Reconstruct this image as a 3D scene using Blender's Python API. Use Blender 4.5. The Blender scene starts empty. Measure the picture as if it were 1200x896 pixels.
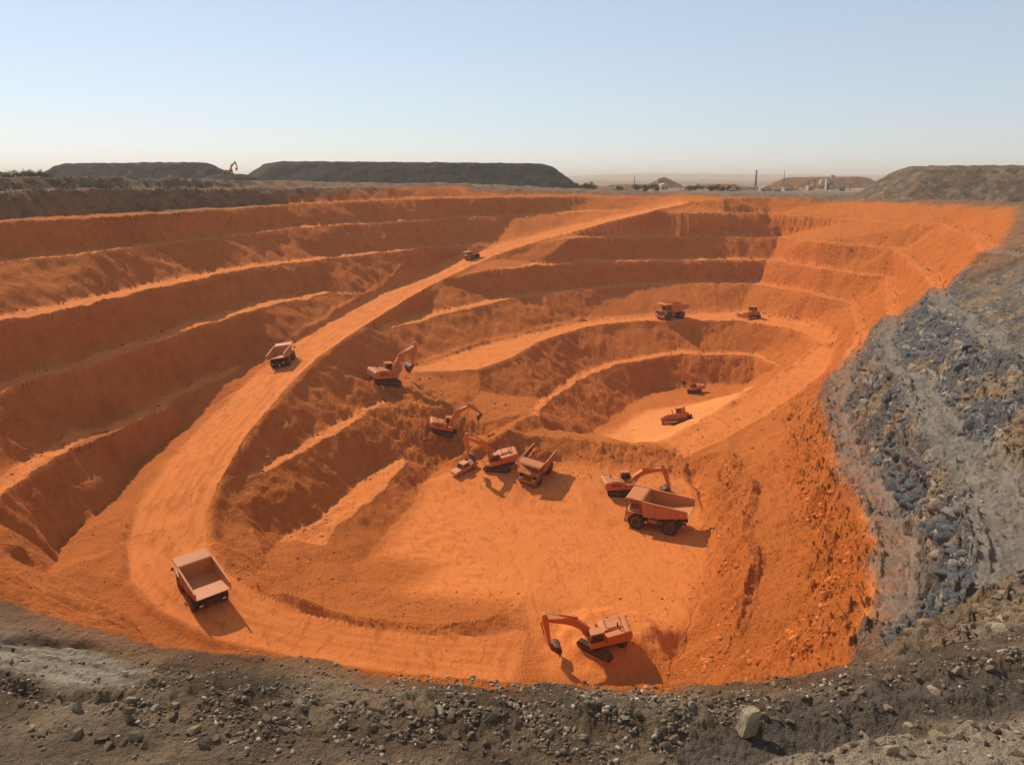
import bpy, bmesh, math, random
import numpy as np
from mathutils import Vector, Matrix
from mathutils.geometry import delaunay_2d_cdt
from mathutils.bvhtree import BVHTree

rng = np.random.default_rng(7)
random.seed(11)
scene = bpy.context.scene
COL = scene.collection

# ------------------------------------------------------------------ camera maths
CAM_Z = 9.0
PITCH = math.radians(14.3)
FOC = 942.0
CP, SP = math.cos(PITCH), math.sin(PITCH)

def P(px, py, D):
    """the point that lies D metres below eye height along the sight line of a photo point"""
    u = (px - 600) / FOC; v = (448 - py) / FOC
    t = D / (SP - v * CP)
    return (u * t, t * (CP + v * SP), CAM_Z - D)

def Q(px, Y, D):
    """point at forward distance Y and drop D"""
    depth = Y * CP + D * SP
    return ((px - 600) / FOC * depth, Y, CAM_Z - D)

def PY(px, py, Y):
    """the point at forward distance Y on the sight line of a photo point"""
    v = (448 - py)/FOC; t = Y/(CP + v*SP)
    return ((px-600)/FOC*t, Y, CAM_Z + t*(-SP + v*CP))

def LY(*pts):
    return [PY(*p) for p in pts]

def L(*pts):
    return [P(*p) for p in pts]

# ------------------------------------------------------------------ noise
_perm = rng.permutation(512).astype(np.int32)
_perm = np.concatenate([_perm, _perm, _perm])
_g3 = rng.normal(size=(512, 3)).astype(np.float32)
_g3 /= np.linalg.norm(_g3, axis=1)[:, None]

def noise3(x, y, z):
    x = np.asarray(x, np.float32); y = np.asarray(y, np.float32); z = np.asarray(z, np.float32)
    xi = np.floor(x); yi = np.floor(y); zi = np.floor(z)
    xf = x - xi; yf = y - yi; zf = z - zi
    xi = xi.astype(np.int32) & 511; yi = yi.astype(np.int32) & 511; zi = zi.astype(np.int32) & 511
    u = xf*xf*xf*(xf*(xf*6-15)+10); v = yf*yf*yf*(yf*(yf*6-15)+10); w = zf*zf*zf*(zf*(zf*6-15)+10)
    def g(i, j, k):
        h = _perm[_perm[_perm[xi+i] + yi + j] + ((zi + k) & 511)]
        G = _g3[h]
        return G[:, 0]*(xf-i) + G[:, 1]*(yf-j) + G[:, 2]*(zf-k)
    x00 = g(0,0,0); x00 += u*(g(1,0,0)-x00)
    x10 = g(0,1,0); x10 += u*(g(1,1,0)-x10)
    x01 = g(0,0,1); x01 += u*(g(1,0,1)-x01)
    x11 = g(0,1,1); x11 += u*(g(1,1,1)-x11)
    y0 = x00 + v*(x10-x00); y1 = x01 + v*(x11-x01)
    return (y0 + w*(y1-y0)) * 1.5

def fbm(x, y, z, octs=4, gain=0.5, ridge=False):
    s = np.zeros(len(x), np.float32); a = 1.0; f = 1.0; tot = 0
    for o in range(octs):
        n = noise3(x*f + 17.3*o, y*f - 9.1*o, z*f + 5.7*o)
        if ridge: n = 1 - 2*np.abs(n)
        s += a*n; tot += a; a *= gain; f *= 2.03
    return s / tot

def smooth(a, b, x):
    t = np.clip((x - a) / (b - a), 0, 1)
    return t*t*(3-2*t)

# ------------------------------------------------------------------ break lines of the mine (crests, toes, road edges)
def offset(line, w):
    n = len(line); out = []
    ws = w if hasattr(w, '__len__') else [w]*n
    for i, p in enumerate(line):
        a = line[max(0, i-1)]; b = line[min(n-1, i+1)]
        dx, dy = b[0]-a[0], b[1]-a[1]; l = math.hypot(dx, dy) or 1
        out.append((p[0] - dy/l*ws[i], p[1] + dx/l*ws[i], p[2] + 0.1))
    return out

LINES = {}
def add(name, line, bench=None):
    LINES[name] = line
    if bench is not None: LINES[name + '_toe'] = offset(line, bench)

RIM_L = L((-260,281,8.2),(-150,272,8.1),(0,262,8),(100,256,8),(200,250,7.9))+LY((340,240,228),(400,236.5,241),(487,234,264),(550,232.5,285),(700,231.2,308),(780,231.5,315))
add('rim', RIM_L)
add('l1', L((-260,336,13.8),(-150,324,13.9),(0,308,14.2),(110,296,14.1))+LY((200,285,179),(340,268,216),(400,264,230),(487,258.5,252),(527,256,270),(600,252.5,288),(690,248.2,296),(735,246.5,299)), [2.5,3.5,3.6,3.6,3.6,2.5,2.2,2,2,2,2,1])
add('l2', L((-260,420,21.2),(-150,400,21.4),(0,377,21.5),(84,361,21.2))+LY((187,336,158),(285,316,183),(335,309,197),(400,302,213),(487,292,239),(550,286.5,264),(586,283.6,270.5)), [3.5,4.5,4.5,4.5,4.5,4,3.5,3.5,3,2,1])
add('l3', L((-260,530,30.5),(-150,498,30.2),(0,460,30),(20,452,30),(110,427,29.6),(220,388,28.6),(310,360,27.4),(390,343,27.2),(412,346,28.4)), [3,4.5,4.5,4.5,4.5,5,5,4,1.5])
add('l4', L((-20,600,38.5),(12,575,38),(40,552,38),(80,528,38),(110,506,38),(137,509,38),(174,487,38),(241,451,37.8),(285,430,37)), [0.6,2.6,3.2,3.4,3.4,3.4,3.2,2.6,1.2])
# road edges, paired at the same level
ROADP = [((318,425),(345,445),36.3),((280,460),(315,480),38),((240,497),(283,520),40),((195,545),(257,565),42),((162,595),(240,605),43.8),
 ((150,640),(243,640),45.2),((154,680),(262,668),46.2),((187,715),(300,695),47.2),((250,745),(350,716),48.2),((340,768),(420,734),49.3),
 ((430,783),(490,744),50.2),((520,795),(560,747),51.2),((600,802),(622,738),52)]
ROAD_L = LY((793,236,306),(740,249.5,292),(700,257.5,285),(640,272,278),(600,282,270),(560,295,262),(500,318,242),(450,343,212),(400,370,188),(350,400,169)) + [P(a[0],a[1],d) for a,b,d in ROADP]
ROAD_R = LY((806,238.3,300),(760,249,284),(716,260,277),(655,276.5,269),(612,289,259),(572,303,248),(512,331,222),(462,360,194),(418,388,172),(372,420,154.5)) + [P(b[0],b[1],d) for a,b,d in ROADP]
add('road_l', ROAD_L); add('road_r', ROAD_R)
add('pocket', L((285,452,38.4),(207,510,42.2),(154,557,44.2),(130,587,45.2),(76,632,46),(68,655,46.2)))
# left end of the pit turning towards the near side
add('nearleft', L((-20,640,40),(30,640,41),(60,668,43.5),(110,700,45.5),(150,722,46.8),(200,745,47.8),(300,772,49.2)))
# far and inner walls below the road
add('rim_r', L((812,236,8.5),(850,233,7.4),(900,231,7),(1000,232,7),(1100,236,7.2),(1180,240,7.4))+[Q(1250,190,7.6),Q(1345,150,8),Q(1470,110,8.6),Q(1680,75,9.5),Q(1850,48,9.5)])
add('i0', L((792,250.5,12.2),(850,250,12.2),(900,251,12.6),(1000,258,13.2),(1100,263,12.9))+[Q(1145,192,13.6)]+L((1147,295,14.6),(1200,302,14.8))+[Q(1300,120,15),Q(1410,90,15),Q(1570,62,14.5),Q(1740,40,13)], [1,1.5,2.5,3,3,3,5,6,5,4,3,3])
add('i1', L((670,279,19),(720,277.5,19.3),(775,277.5,19.7),(800,278,20),(910,278,20),(960,284,19.3),(1050,292,19.6))+[Q(1082,180,21.2)]+L((1097,358,22.6),(1122,378,23),(1154,405,23),(1195,425,23),(1260,480,23),(1330,560,23),(1420,640,22)), [1.5,3,3.4,3.4,2.6,2.4,2.4,2.5,3,4,4.5,5,5,5,3])
add('i2', L((589,316,26),(634,310,26),(690,307,26.3),(800,305,26.8),(900,305,26.8),(960,315,26.4),(1040,325,26.4))+[Q(1038,178,28.8)]+L((1021,425,31),(1056,449,31),(1077,513,31),(1117,554,31),(1140,620,31),(1133,690,31.5)), [1.5,3,3.5,4,4,3.2,2.2,2.4,4,5,6,6.5,6.5,3])
add('i3', L((449,388,34),(510,371,34),(600,350,33.5),(650,344,33.7),(725,335,33.6),(800,333,33.8),(884,333,33.8),(950,344,32.8),(1000,357,33.2),(1005,390,35.5),(985,430,37.5),(965,480,38),(978,540,38),(1002,585,38),(1028,640,38),(1026,690,38),(1008,745,38)), [2,5,3,3.5,3,3.6,3.6,3,2.4,2.2,2.8,3.6,4.6,4.8,5,4.4,2.5])
add('i4', L((490,436,41),(560,434,41),(601,419,41),(631,401,41),(684,384,41),(735,377,41),(778,376,41),(867,376,41),(917,384,41),(944,391,41),(958,401,41.2)))
add('i4_toe', L((478,430,40.8),(500,427,40.9),(567,404,40.9),(634,388,40.9),(684,376.5,40.9),(768,369.5,40.9),(867,365,40.9),(900,371,40.9),(940,377.5,40.9),(966,390,40.9),(978,402,41.3)))
add('i5', LY((628,487,152),(644,470,170),(664,457,184),(690,440,199),(728,426,211),(800,414.5,222),(885,417,219),(912,430,203)), [1,2,2.5,2.5,3,3,3,1])
add('i5_base', LY((634,503,149),(668,507,159),(695,508,169),(702,500,178),(748,468,202),(762,460.5,208),(830,452,214),(884,450.5,212)))
add('ramp_l', L((955,408,42),(930,428,43.5),(900,452,45.2),(862,472,47),(818,498,49),(780,519,50.5)))
add('ramp_r', L((975,413,42),(965,440,43.6),(938,463,45.3),(900,486,47.2),(852,512,49.2),(802,537,51)))
add('ridge', L((596,505,45.5),(640,512,47),(700,518,48.7),(740,522,49.4),(776,524,50.0)))
add('digface', L((600,530,49),(660,540,50),(720,547,51.0),(770,550,51.2),(800,556,51.9)))
add('hollow', LY((702,511,167),(740,517,164),(790,506,167)))
# benches between the road and the near floor
add('n1', L((288,563,43.8),(330,545,43.6),(370,522,43.5),(400,503,43.5),(440,481,43.5),(463,468,43.5)), [1,2.2,2.6,2.8,2.2,1])
add('n2_toe', L((330,634,49.6),(342,626,50.3),(361,619,50.5),(400,582,50.5),(443,547,50.4),(470,534,50),(487,525,49.5)))
add('n2', L((384,640,50.9),(400,614,50.6),(430,590,50.5),(457,564,50.4),(476,540,50)))
add('n2_base', L((418,662,52.4),(433,651,53),(450,631,53.2),(487,591,53.2),(492,566,53),(508,552,52.8)))
add('ring', L((272,645,44.9),(300,676,46.5),(345,703,47.5),(400,722,48.6),(470,731,49.5),(540,732,50.1),(590,722,50.9),(612,700,51.6)))
add('ring_in', L((312,662,47.9),(352,690,49.1),(400,703,49.9),(470,714,50.5),(540,713,51),(580,700,51.6)))
add('debris', L((440,447,41.2),(470,466,42.8),(500,480,44.6),(540,500,47.5),(560,520,50)))
# right side: toe of the floor, rib, dust band
add('toe_r', L((808,560,52.9),(826,600,53),(836,640,53),(826,690,53),(802,740,53),(786,785,53)))
add('rib', L((852,528,48.8),(880,567,46.6),(867,617,46.6),(873,667,46.6),(868,720,47),(842,768,49)))
add('rib_in', L((872,524,48.8),(893,567,47.2),(884,617,47.2),(889,667,47.2),(880,715,47.6)))
add('band', L((922,500,46.2),(919,560,46),(936,620,46),(950,690,46),(948,740,46.5)))
# near rim where the photographer hovers
FC = L((-260,672,12.5),(-150,685,12.3),(0,703,12),(60,722,12),(95,733,12),(140,742,12),(190,757,11.8),(260,767,11.6),(330,770,11.6),(380,770,11.6),(430,785,11.4),(480,796,11.2),(560,804,11),(600,811,11),(650,801,11.2),(700,809,11.1),(760,813,11),(830,801,11.2),(900,797,11.3),(960,785,11.5),(1000,776,11.6),(1060,766,11.7),(1130,756,11.8),(1200,739,12),(1300,715,12.2),(1420,690,12.3))
add('near_crest', FC)
add('near_mid', [(p[0]*1.75, p[1]*1.75+3, p[2]-17.5) for p in FC[:-5]])
add('near_bench', [(p[0]*1.9, p[1]*2.0+4, p[2]-18) for p in FC[1:-6]])
add('near_low', [(q[0]*0.97, q[1]*0.945-2.5, q[2]-0.2) for q in L((230,762,48.5),(340,784,50),(430,799,51),(520,810,52),(600,816,52.6),(700,822,53),(780,812,53))])
add('spur', L((1112,742,27),(1150,704,23),(1200,668,20),(1260,635,18)))
# upper terraces behind the left rim
add('t_foot', [Q(-260,123,7.7),Q(-150,132,7.7),Q(0,152,7.6),Q(150,185,7.4),Q(300,222,7.2),Q(420,251,6.8),Q(540,287,6.5),Q(690,312,6.2)])
add('t_mid', [Q(-260,128,2.7),Q(-150,137.5,2.7),Q(0,157,2.75),Q(150,190,2.65),Q(300,228,3.0),Q(420,258,2.9),Q(540,295,3.6),Q(690,322,5)], [6,6,6,6,5,4,3,2])
add('t_top', [Q(-260,138.5,.3),Q(-150,148,.3),Q(0,168,.2),Q(150,201,.25),Q(300,239,1.05),Q(420,269,1.75),Q(540,305,2.2),Q(690,336,4.8)])
POINTS = [P(600,600,53),P(700,620,53),P(650,680,53),P(760,660,53),P(700,720,53),P(560,650,53),P(620,770,52.6),P(560,590,53),P(520,690,52),P(430,680,51.6),
          PY(740,500,176),PY(800,480,188),PY(850,465,197),P(560,460,44),P(300,620,46.5),P(310,655,47.8)]
for gx in (-1500,-900,-400,0,400,900,1500):
    for gy, D in ((-60,9),(520,7.5),(800,8.5),(1600,9)):
        d = D
        if gx <= -400 and 0 < gy < 1000: d = 2.5
        POINTS.append((gx, gy, CAM_Z-d))
for gx in (-400,400):
    for gy in (60,200,330): POINTS.append((gx,gy,CAM_Z-(9 if gx>0 else 2)))
for gx, gy, D in ((-60,12,10),(-30,11,9.9),(-12,10,9.8),(-5,9,9.7),(0,9,9.7),(5,9,9.7),(12,10,9.8),(30,12,10),(60,14,10),(0,4,9.4),(-12,3,9.4),(12,3,9.4),(-40,0,9.3),(40,0,9.3)):
    POINTS.append((gx,gy,CAM_Z-D))

def build_tin():
    vs, zs, es = [], [], []
    for nm, ln in LINES.items():
        b = len(vs)
        for p in ln: vs.append(Vector((p[0],p[1]))); zs.append(p[2])
        es += [(b+i, b+i+1) for i in range(len(ln)-1)]
    for p in POINTS: vs.append(Vector((p[0],p[1]))); zs.append(p[2])
    ov, oe, of, iv, ie, _if = delaunay_2d_cdt(vs, es, [], 0, 1e-4)
    names = []
    for nm, ln in LINES.items(): names += [nm]*len(ln)
    Z = []
    for i, o in enumerate(iv):
        if o: Z.append(sum(zs[k] for k in o)/len(o)); continue
        # a crossing of two lines: mean of the two heights
        p = ov[i]; best = []
        for a, b in es:
            A, B = vs[a], vs[b]; d = B-A; l2 = d.length_squared
            if l2 < 1e-9: continue
            t = max(0, min(1, (p-A).dot(d)/l2)); q = A + d*t
            best.append(((q-p).length, zs[a]+(zs[b]-zs[a])*t, names[a]))
        best.sort(key=lambda r: r[0])
        Z.append((best[0][1]+best[1][1])/2)
        if abs(best[0][1]-best[1][1]) > 0.8:
            print('CROSS', best[0][2], best[1][2], [round(c,1) for c in p], round(best[0][1],1), round(best[1][1],1))
    return np.array([(v.x, v.y, z) for v, z in zip(ov, Z)]), [tuple(f) for f in of]
TV, TF = build_tin()
BVH = BVHTree.FromPolygons([Vector(v) for v in TV], TF)
EYE = Vector((0, 0, CAM_Z))
def sight(px, py):
    u = (px-600)/FOC; v = (448-py)/FOC
    d = Vector((u, CP+v*SP, -SP+v*CP)).normalized()
    h = BVH.ray_cast(EYE, d, 5000)
    return h[0]
def ground(x, y):
    h = BVH.ray_cast(Vector((x, y, 200)), Vector((0,0,-1)), 500)
    return h[0].z if h[0] else 0.0

# ------------------------------------------------------------------ ground surface, sampled from the break lines
def raster(px, py, tri_px=None):
    """height and slope of the break-line surface at many plan points"""
    z = np.full(px.shape, np.nan, np.float32); s = np.zeros(px.shape, np.float32)
    cell = 6.0
    x0, y0 = -1500.0, -80.0
    # bin the points by row of a coarse grid for quick look-up
    order = np.argsort(py, kind='stable'); ys = py[order]
    for f in TF:
        a, b, c = TV[f[0]], TV[f[1]], TV[f[2]]
        ymin, ymax = min(a[1],b[1],c[1]), max(a[1],b[1],c[1])
        i0, i1 = np.searchsorted(ys, [ymin-1e-3, ymax+1e-3])
        if i0 >= i1: continue
        idx = order[i0:i1]
        X = px[idx]; xmin, xmax = min(a[0],b[0],c[0]), max(a[0],b[0],c[0])
        m = (X >= xmin-1e-3) & (X <= xmax+1e-3)
        if not m.any(): continue
        idx = idx[m]; X = px[idx]; Y = py[idx]
        det = (b[1]-c[1])*(a[0]-c[0]) + (c[0]-b[0])*(a[1]-c[1])
        if abs(det) < 1e-9: continue
        w0 = ((b[1]-c[1])*(X-c[0]) + (c[0]-b[0])*(Y-c[1]))/det
        w1 = ((c[1]-a[1])*(X-c[0]) + (a[0]-c[0])*(Y-c[1]))/det
        w2 = 1-w0-w1
        ins = (w0 >= -1e-4) & (w1 >= -1e-4) & (w2 >= -1e-4)
        if not ins.any(): continue
        k = idx[ins]
        z[k] = w0[ins]*a[2] + w1[ins]*b[2] + w2[ins]*c[2]
        n = np.cross(b-a, c-a); n = n/np.linalg.norm(n)
        s[k] = math.hypot(n[0], n[1])/max(abs(n[2]), .02)
    z[np.isnan(z)] = 0
    return z, s

def poly_sd(px, py, poly, far=60.0):
    """signed plan distance to a closed polygon, positive inside (cut off at `far`)"""
    poly = np.asarray([(p[0], p[1]) for p in poly], np.float64)
    out = np.full(px.shape, -far, np.float32)
    m = (px > poly[:,0].min()-far) & (px < poly[:,0].max()+far) & (py > poly[:,1].min()-far) & (py < poly[:,1].max()+far)
    X = px[m]; Y = py[m]
    d = np.full(X.shape, far, np.float64); inside = np.zeros(X.shape, bool)
    n = len(poly)
    for i in range(n):
        a = poly[i]; b = poly[(i+1) % n]
        e = b-a; l2 = e@e
        if l2 < 1e-12: continue
        t = np.clip(((X-a[0])*e[0] + (Y-a[1])*e[1])/l2, 0, 1)
        d = np.minimum(d, np.hypot(X-a[0]-t*e[0], Y-a[1]-t*e[1]))
        if a[1] != b[1]:
            cr = (a[1] > Y) != (b[1] > Y)
            xx = (b[0]-a[0])*(Y-a[1])/(b[1]-a[1]) + a[0]
            inside ^= cr & (X < xx)
    out[m] = np.where(inside, d, -d)
    return out

# plan outlines
BOUND = [(p[0], p[1]) for p in FC[2:20]]
for q in ((1000,765),(1008,745),(1026,690),(1015,655),(1028,640),(1000,580),(978,540),(965,480),(955,450),(985,430)):
    p = P(q[0], q[1], 38); BOUND.append((p[0], p[1]))
for q in ((1010,405),(1050,370),(1080,347),(1120,326),(1140,310),(1168,290)):
    h = sight(*q); BOUND.append((h.x, h.y))
BOUND += [Q(1190,200,9)[:2], Q(1186,222,8)[:2]]
BOUND += [(p[0], p[1]) for p in L((1170,239.5,7.3),(1100,236,7.1),(1000,232,6.9),(900,230.6,6.9))]
BOUND += [Q(835,310,8)[:2], Q(800,318,8)[:2], Q(700,313,6)[:2], Q(552,292,5)[:2], Q(540,301,3)[:2], Q(450,265,3)[:2], Q(400,249,5)[:2], Q(348,235,5)[:2], Q(338,230,7)[:2]]
BOUND += [Q(200,190,7.6)[:2], Q(100,173,7.6)[:2], Q(0,150.5,7.7)[:2], Q(-150,130.5,7.7)[:2], Q(-260,121.5,7.8)[:2]] + [(-190,60), (-70,30)]
ROADPOLY = ROAD_L + ROAD_R[::-1]
BENCHPOLY = LINES['i4'] + LINES['ramp_r'] + LINES['ramp_l'][::-1] + LINES['i4_toe'][::-1]
FLOORPOLY = L((470,700,52),(520,660,52.5),(445,652,53),(480,605,53),(505,560,52.8),(560,545,50.8),(660,548,50.8),(790,555,51.5),(815,570,52.9),(828,620,53),(830,665,53),(812,720,53),(780,770,53),(700,796,53),(640,790,52.7),(615,745,52.2),(600,710,52))
FARFLOOR = L((702,502,52),(748,470,52),(762,463,51.4),(830,454,50.6),(882,452,50),(866,466,47.6),(818,495,50),(782,516,51),(740,517,51.6))
DEBRIS = L((420,440,40),(470,440,41.5),(530,470,45),(600,500,46),(620,515,48),(560,548,52.5),(505,560,52.8),(470,500,44))
PALE = L((-40,770,11.6),(40,758,11.7),(95,756,11.7),(196,800,11.1),(160,814,11),(70,806,11),(-40,782,11.3))
NEARBERM = [Q(-60,17.0,11),Q(100,16.5,11),Q(300,14.6,10.6),Q(480,14.3,10.6),Q(640,14.2,10.6),Q(800,13.9,10.5),Q(960,14.6,10.7),Q(1110,16.0,11),Q(1250,18.5,11.2)]

RIDGE = L((845,902,10.3),(930,884,10.3),(1000,866,10.3),(1080,857,10.3),(1200,832,10.4),(1330,812,10.5),(1500,900,9.9),(1200,1000,9.6),(900,980,9.6))
LANE = L((1230,792,10.8),(1150,803,10.75),(1080,812,10.7),(1010,828,10.6),(950,850,10.5),(900,872,10.4),(840,890,10.3))
def line_d(px, py, line, far=40.0):
    d = np.full(px.shape, far, np.float32)
    a = np.asarray([(p[0], p[1]) for p in line])
    m = (px > a[:,0].min()-far) & (px < a[:,0].max()+far) & (py > a[:,1].min()-far) & (py < a[:,1].max()+far)
    X = px[m]; Y = py[m]; r = np.full(X.shape, far)
    for i in range(len(a)-1):
        e = a[i+1]-a[i]; l2 = e@e
        t = np.clip(((X-a[i][0])*e[0] + (Y-a[i][1])*e[1])/l2, 0, 1)
        r = np.minimum(r, np.hypot(X-a[i][0]-t*e[0], Y-a[i][1]-t*e[1]))
    d[m] = r
    return d

def surface(px, py):
    """final ground height with its masks at plan points"""
    r = np.hypot(px, py)
    nz = np.zeros_like(px)
    wamp = np.clip((r-20)/70, 0.10, 1.0)
    sd_road = poly_sd(px, py, ROADPOLY); sd_bench = poly_sd(px, py, BENCHPOLY)
    quiet = np.maximum(smooth(-4, 1, sd_road), 0.6*smooth(-4, 1, sd_bench))
    wamp = wamp*(1-0.8*quiet)
    # ragged crests: the plan position is disturbed before the look-up
    wx = fbm(px/13, py/13, nz+3.3, 3)*1.9 + fbm(px/3.1, py/3.1, nz+9.1, 3)*0.6
    wy = fbm(px/13, py/13, nz+33.3, 3)*1.9 + fbm(px/3.1, py/3.1, nz+39.1, 3)*0.6
    z, s = raster(px + wx*wamp, py + wy*wamp)
    steep = np.maximum(smooth(0.22, 0.8, s), 0.55*smooth(2, 14, px - 0.22*py)*smooth(60, 75, py)*smooth(150, 130, py))
    z2, s2 = raster(px + wx*wamp + 1.2, py + wy*wamp); z3, s3 = raster(px + wx*wamp - 1.2, py + wy*wamp)
    core = (steep + smooth(0.22, .8, s2) + smooth(0.22, .8, s3))/3*0.75 + 0.25*steep
    sd_ore = poly_sd(px, py, BOUND)
    sd_floor = poly_sd(px, py, FLOORPOLY); sd_far = poly_sd(px, py, FARFLOOR)
    ledge = np.zeros_like(px)
    for nm in LINES:
        if nm + '_toe' in LINES and nm not in ('t_mid',):
            ledge = np.maximum(ledge, smooth(-0.7, 0.5, poly_sd(px + wx*wamp, py + wy*wamp, LINES[nm] + LINES[nm+'_toe'][::-1], 6)))
    floor = np.maximum(smooth(-1.5, 2, sd_floor), smooth(-1.5, 2, sd_far))
    deb = smooth(-2, 3, poly_sd(px, py, DEBRIS))
    deb = np.maximum(deb, smooth(-1.5, 2, poly_sd(px, py, L((685,516,49),(740,520,49.4),(800,520,50.2),(824,552,51.6),(770,552,51.3),(690,548,50.6)))))
    right = smooth(4, 30, px - 0.12*py)*smooth(25, 45, r)
    far_fade = np.clip(1.25 - r/420, 0.25, 1)
    # faces: gullies and ribs that run down the slope, blocky rock on the right wall
    zz = z*0.16
    rib = fbm(px/3.4, py/3.4, zz, 4, 0.55, True)
    rib2 = fbm(px/9.0, py/9.0, zz*0.6+8, 3, 0.5)
    blk = fbm(px/4.2 + wx*0.4, py/4.2, z/3.6, 5, 0.6, True) - 0.35
    dip = px*0.55 + z*0.83 + 0.25*py
    strata = fbm(dip/0.9, (py-0.3*px)/5.0, z*0.1+4, 4, 0.6, True) - 0.3
    crag = fbm(px/7.0, py/7.0, z/5.0, 5, 0.58)
    face = ((rib-0.3)*0.5 + rib2*1.0)*(1-right*0.5) + right*(1-0.75*smooth(130, 200, r))*(blk*1.7 + strata*1.0 + crag*3.0)
    nearw = np.clip((r-17)/25, 0.0, 1)
    z = z + core*face*nearw*1.05
    # flats: lumps, spill at the foot of faces, fine roughness
    lump = fbm(px/5.5, py/5.5, nz+1.7, 4)
    med = fbm(px/1.7, py/1.7, nz+5.7, 4, 0.6)
    rock = np.clip(fbm(px/0.9, py/0.9, nz+77, 3, 0.55)-0.12, 0, 1)
    flat = (1-steep)*nearw
    calm = np.clip(1 - 0.85*np.maximum(quiet, floor), 0, 1)
    z += flat*(lump*0.55*np.clip(1-0.8*quiet-0.6*floor, 0, 1) + med*0.26*calm + med*0.05)
    z += nearw*(1-quiet)*(1-floor)*rock*(0.35+0.5*deb+0.35*right)
    z += deb*(lump*1.1 + fbm(px/1.1, py/1.1, nz+15, 4, 0.65)*0.75)
    # road: shoulders, wheel tracks along it, low spots
    inr = smooth(-0.2, 0.8, sd_road)
    berm = np.exp(-((sd_road+0.9)/0.75)**2)*(0.65+0.5*lump)*smooth(-0.9, 0.1, fbm(px/7, py/7, nz+61, 2))
    openend = 1-smooth(30, 6, np.hypot(px-2, py-82))*0.9
    z += berm*openend
    rut = np.zeros_like(px)
    for k, o in enumerate((1.7, 3.0, 4.3, 5.4)):
        rut = np.maximum(rut, inr*np.exp(-((sd_road-o+0.35*wx)/0.42)**2)*smooth(-0.25, 0.25, fbm(px/6, py/6, nz+81+k, 3)))
        z -= inr*np.exp(-((sd_road-o+0.25*wx)/0.28)**2)*(0.06 if k % 2 else 0.04)*(0.6+lump)
        z += inr*np.exp(-((sd_road-o-0.55+0.25*wx)/0.22)**2)*0.03*(0.6+lump)
    z += np.exp(-((sd_bench+0.5)/0.6)**2)*0.35*(1-smooth(0, 3, sd_road))
    # curved tyre tracks and scraped windrows on the working floor
    ang = np.arctan2(py-84, px-4); rad = np.hypot(px-4, (py-84)*0.8)
    z += floor*0.06*np.sin(rad*2.1 + 1.6*lump + 2*wx)*smooth(-0.2, 0.5, fbm(px/9, py/9, nz+21, 2))
    rip = smooth(-1, 3, poly_sd(px, py, L((405,668,51.5),(450,632,53),(540,600,53),(575,640,53),(600,690,52),(520,705,51.5),(430,700,50.8))))
    z += rip*0.13*np.sin((px*0.42+py*0.9)*3.1 + 7.0*fbm(px/5, py/5, nz+50, 3))*smooth(-0.35, 0.25, fbm(px/3.5, py/3.5, nz+57, 3))
    # mound added under the nearest digger to lengthen its shadow, then a hollow
    for cx, cy, R, H in ((P(715,775,53)+(0,)), (P(790,735,53)+(0,)), (P(700,795,53)+(0,)))[:0]: pass
    hx, hy, _h = P(712, 748, 53)
    hd = np.hypot(px-hx-0.8, py-hy) + 1.1*fbm(px/2.5, py/2.5, nz+91, 3)
    z += 1.9*smooth(7.5, 3.0, hd)*(1+0.10*med)
    z -= 1.3*smooth(4.2, 1.5, np.hypot(px-hx-9.5, (py-hy+2.0)) + 0.9*fbm(px/2.5, py/2.5, nz+95, 3))
    # near rim: rubble windrow, slab, lane
    nr = smooth(30, 20, r)
    dber = line_d(px, py, NEARBERM, 12)
    hump = np.exp(-(dber/1.05)**2)
    rough_n = 1-0.85*smooth(-0.2, 0.4, poly_sd(px, py, PALE, 12))
    z += nr*rough_n*(hump*(0.35+0.35*fbm(px/1.3, py/1.3, nz+4, 3)) + fbm(px/0.55, py/0.55, nz+6, 5, 0.62)*0.26*(0.35+0.65*np.exp(-(dber/1.6)**2)) + fbm(px/2.2, py/2.2, nz+2, 3)*0.22)
    z += nr*np.exp(-(dber/1.5)**2)*np.clip(fbm(px/0.16, py/0.16, nz+60, 3, 0.6), 0, 1)*0.10
    lane = line_d(px, py, LANE, 8); lanem = nr*smooth(1.0, 0.45, lane + 0.35*fbm(px/0.8, py/0.8, nz+19, 3))
    z -= lanem*0.12
    pale = poly_sd(px, py, PALE, 12)
    pm = smooth(-0.15, 0.35, pale)
    us = (px*0.35 + py*0.94)/0.62 + 0.55*fbm(px/1.6, py/1.6, nz+37, 3); fr_ = us - np.floor(us)
    z += nr*pm*(0.085*(np.floor(us) + smooth(0.80, 1.0, fr_)) - 0.085*us - 0.05*np.exp(-((fr_-0.9)/0.06)**2))
    z += nr*(pm*(0.10 + 0.10*fbm((px*0.8+py*0.5)/0.25, (py*0.8-px*0.5)/1.8, nz+31, 3)) - 0.28*np.exp(-((pale+0.35)/0.22)**2)*(px < -8))
    rdg = nr*smooth(-0.25, 0.35, poly_sd(px, py, RIDGE, 8) + 0.35*fbm(px/0.6, py/0.6, nz+23, 3))
    z += rdg*(0.34+0.22*fbm(px/0.7, py/0.7, nz+3, 5, 0.6))
    # plateau and terraces beyond the rim
    beyond = smooth(120, 220, r)*(1-smooth(-4, 0, sd_ore))
    z += beyond*(lump*0.35 + fbm(px/22, py/22, nz+12, 3)*1.0)*np.clip((r-200)/160 + 0.3, 0.25, 1)
    z += beyond*smooth(-30, -90, px)*steep*rib*0.9
    z += smooth(4200, 6500, r)*(10 + 26*fbm(px/2600, py/2600, nz+2.2, 3) + 14)*smooth(0.02, 0.3, fbm(px/5200, nz, nz+7, 2)+0.18)
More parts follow.
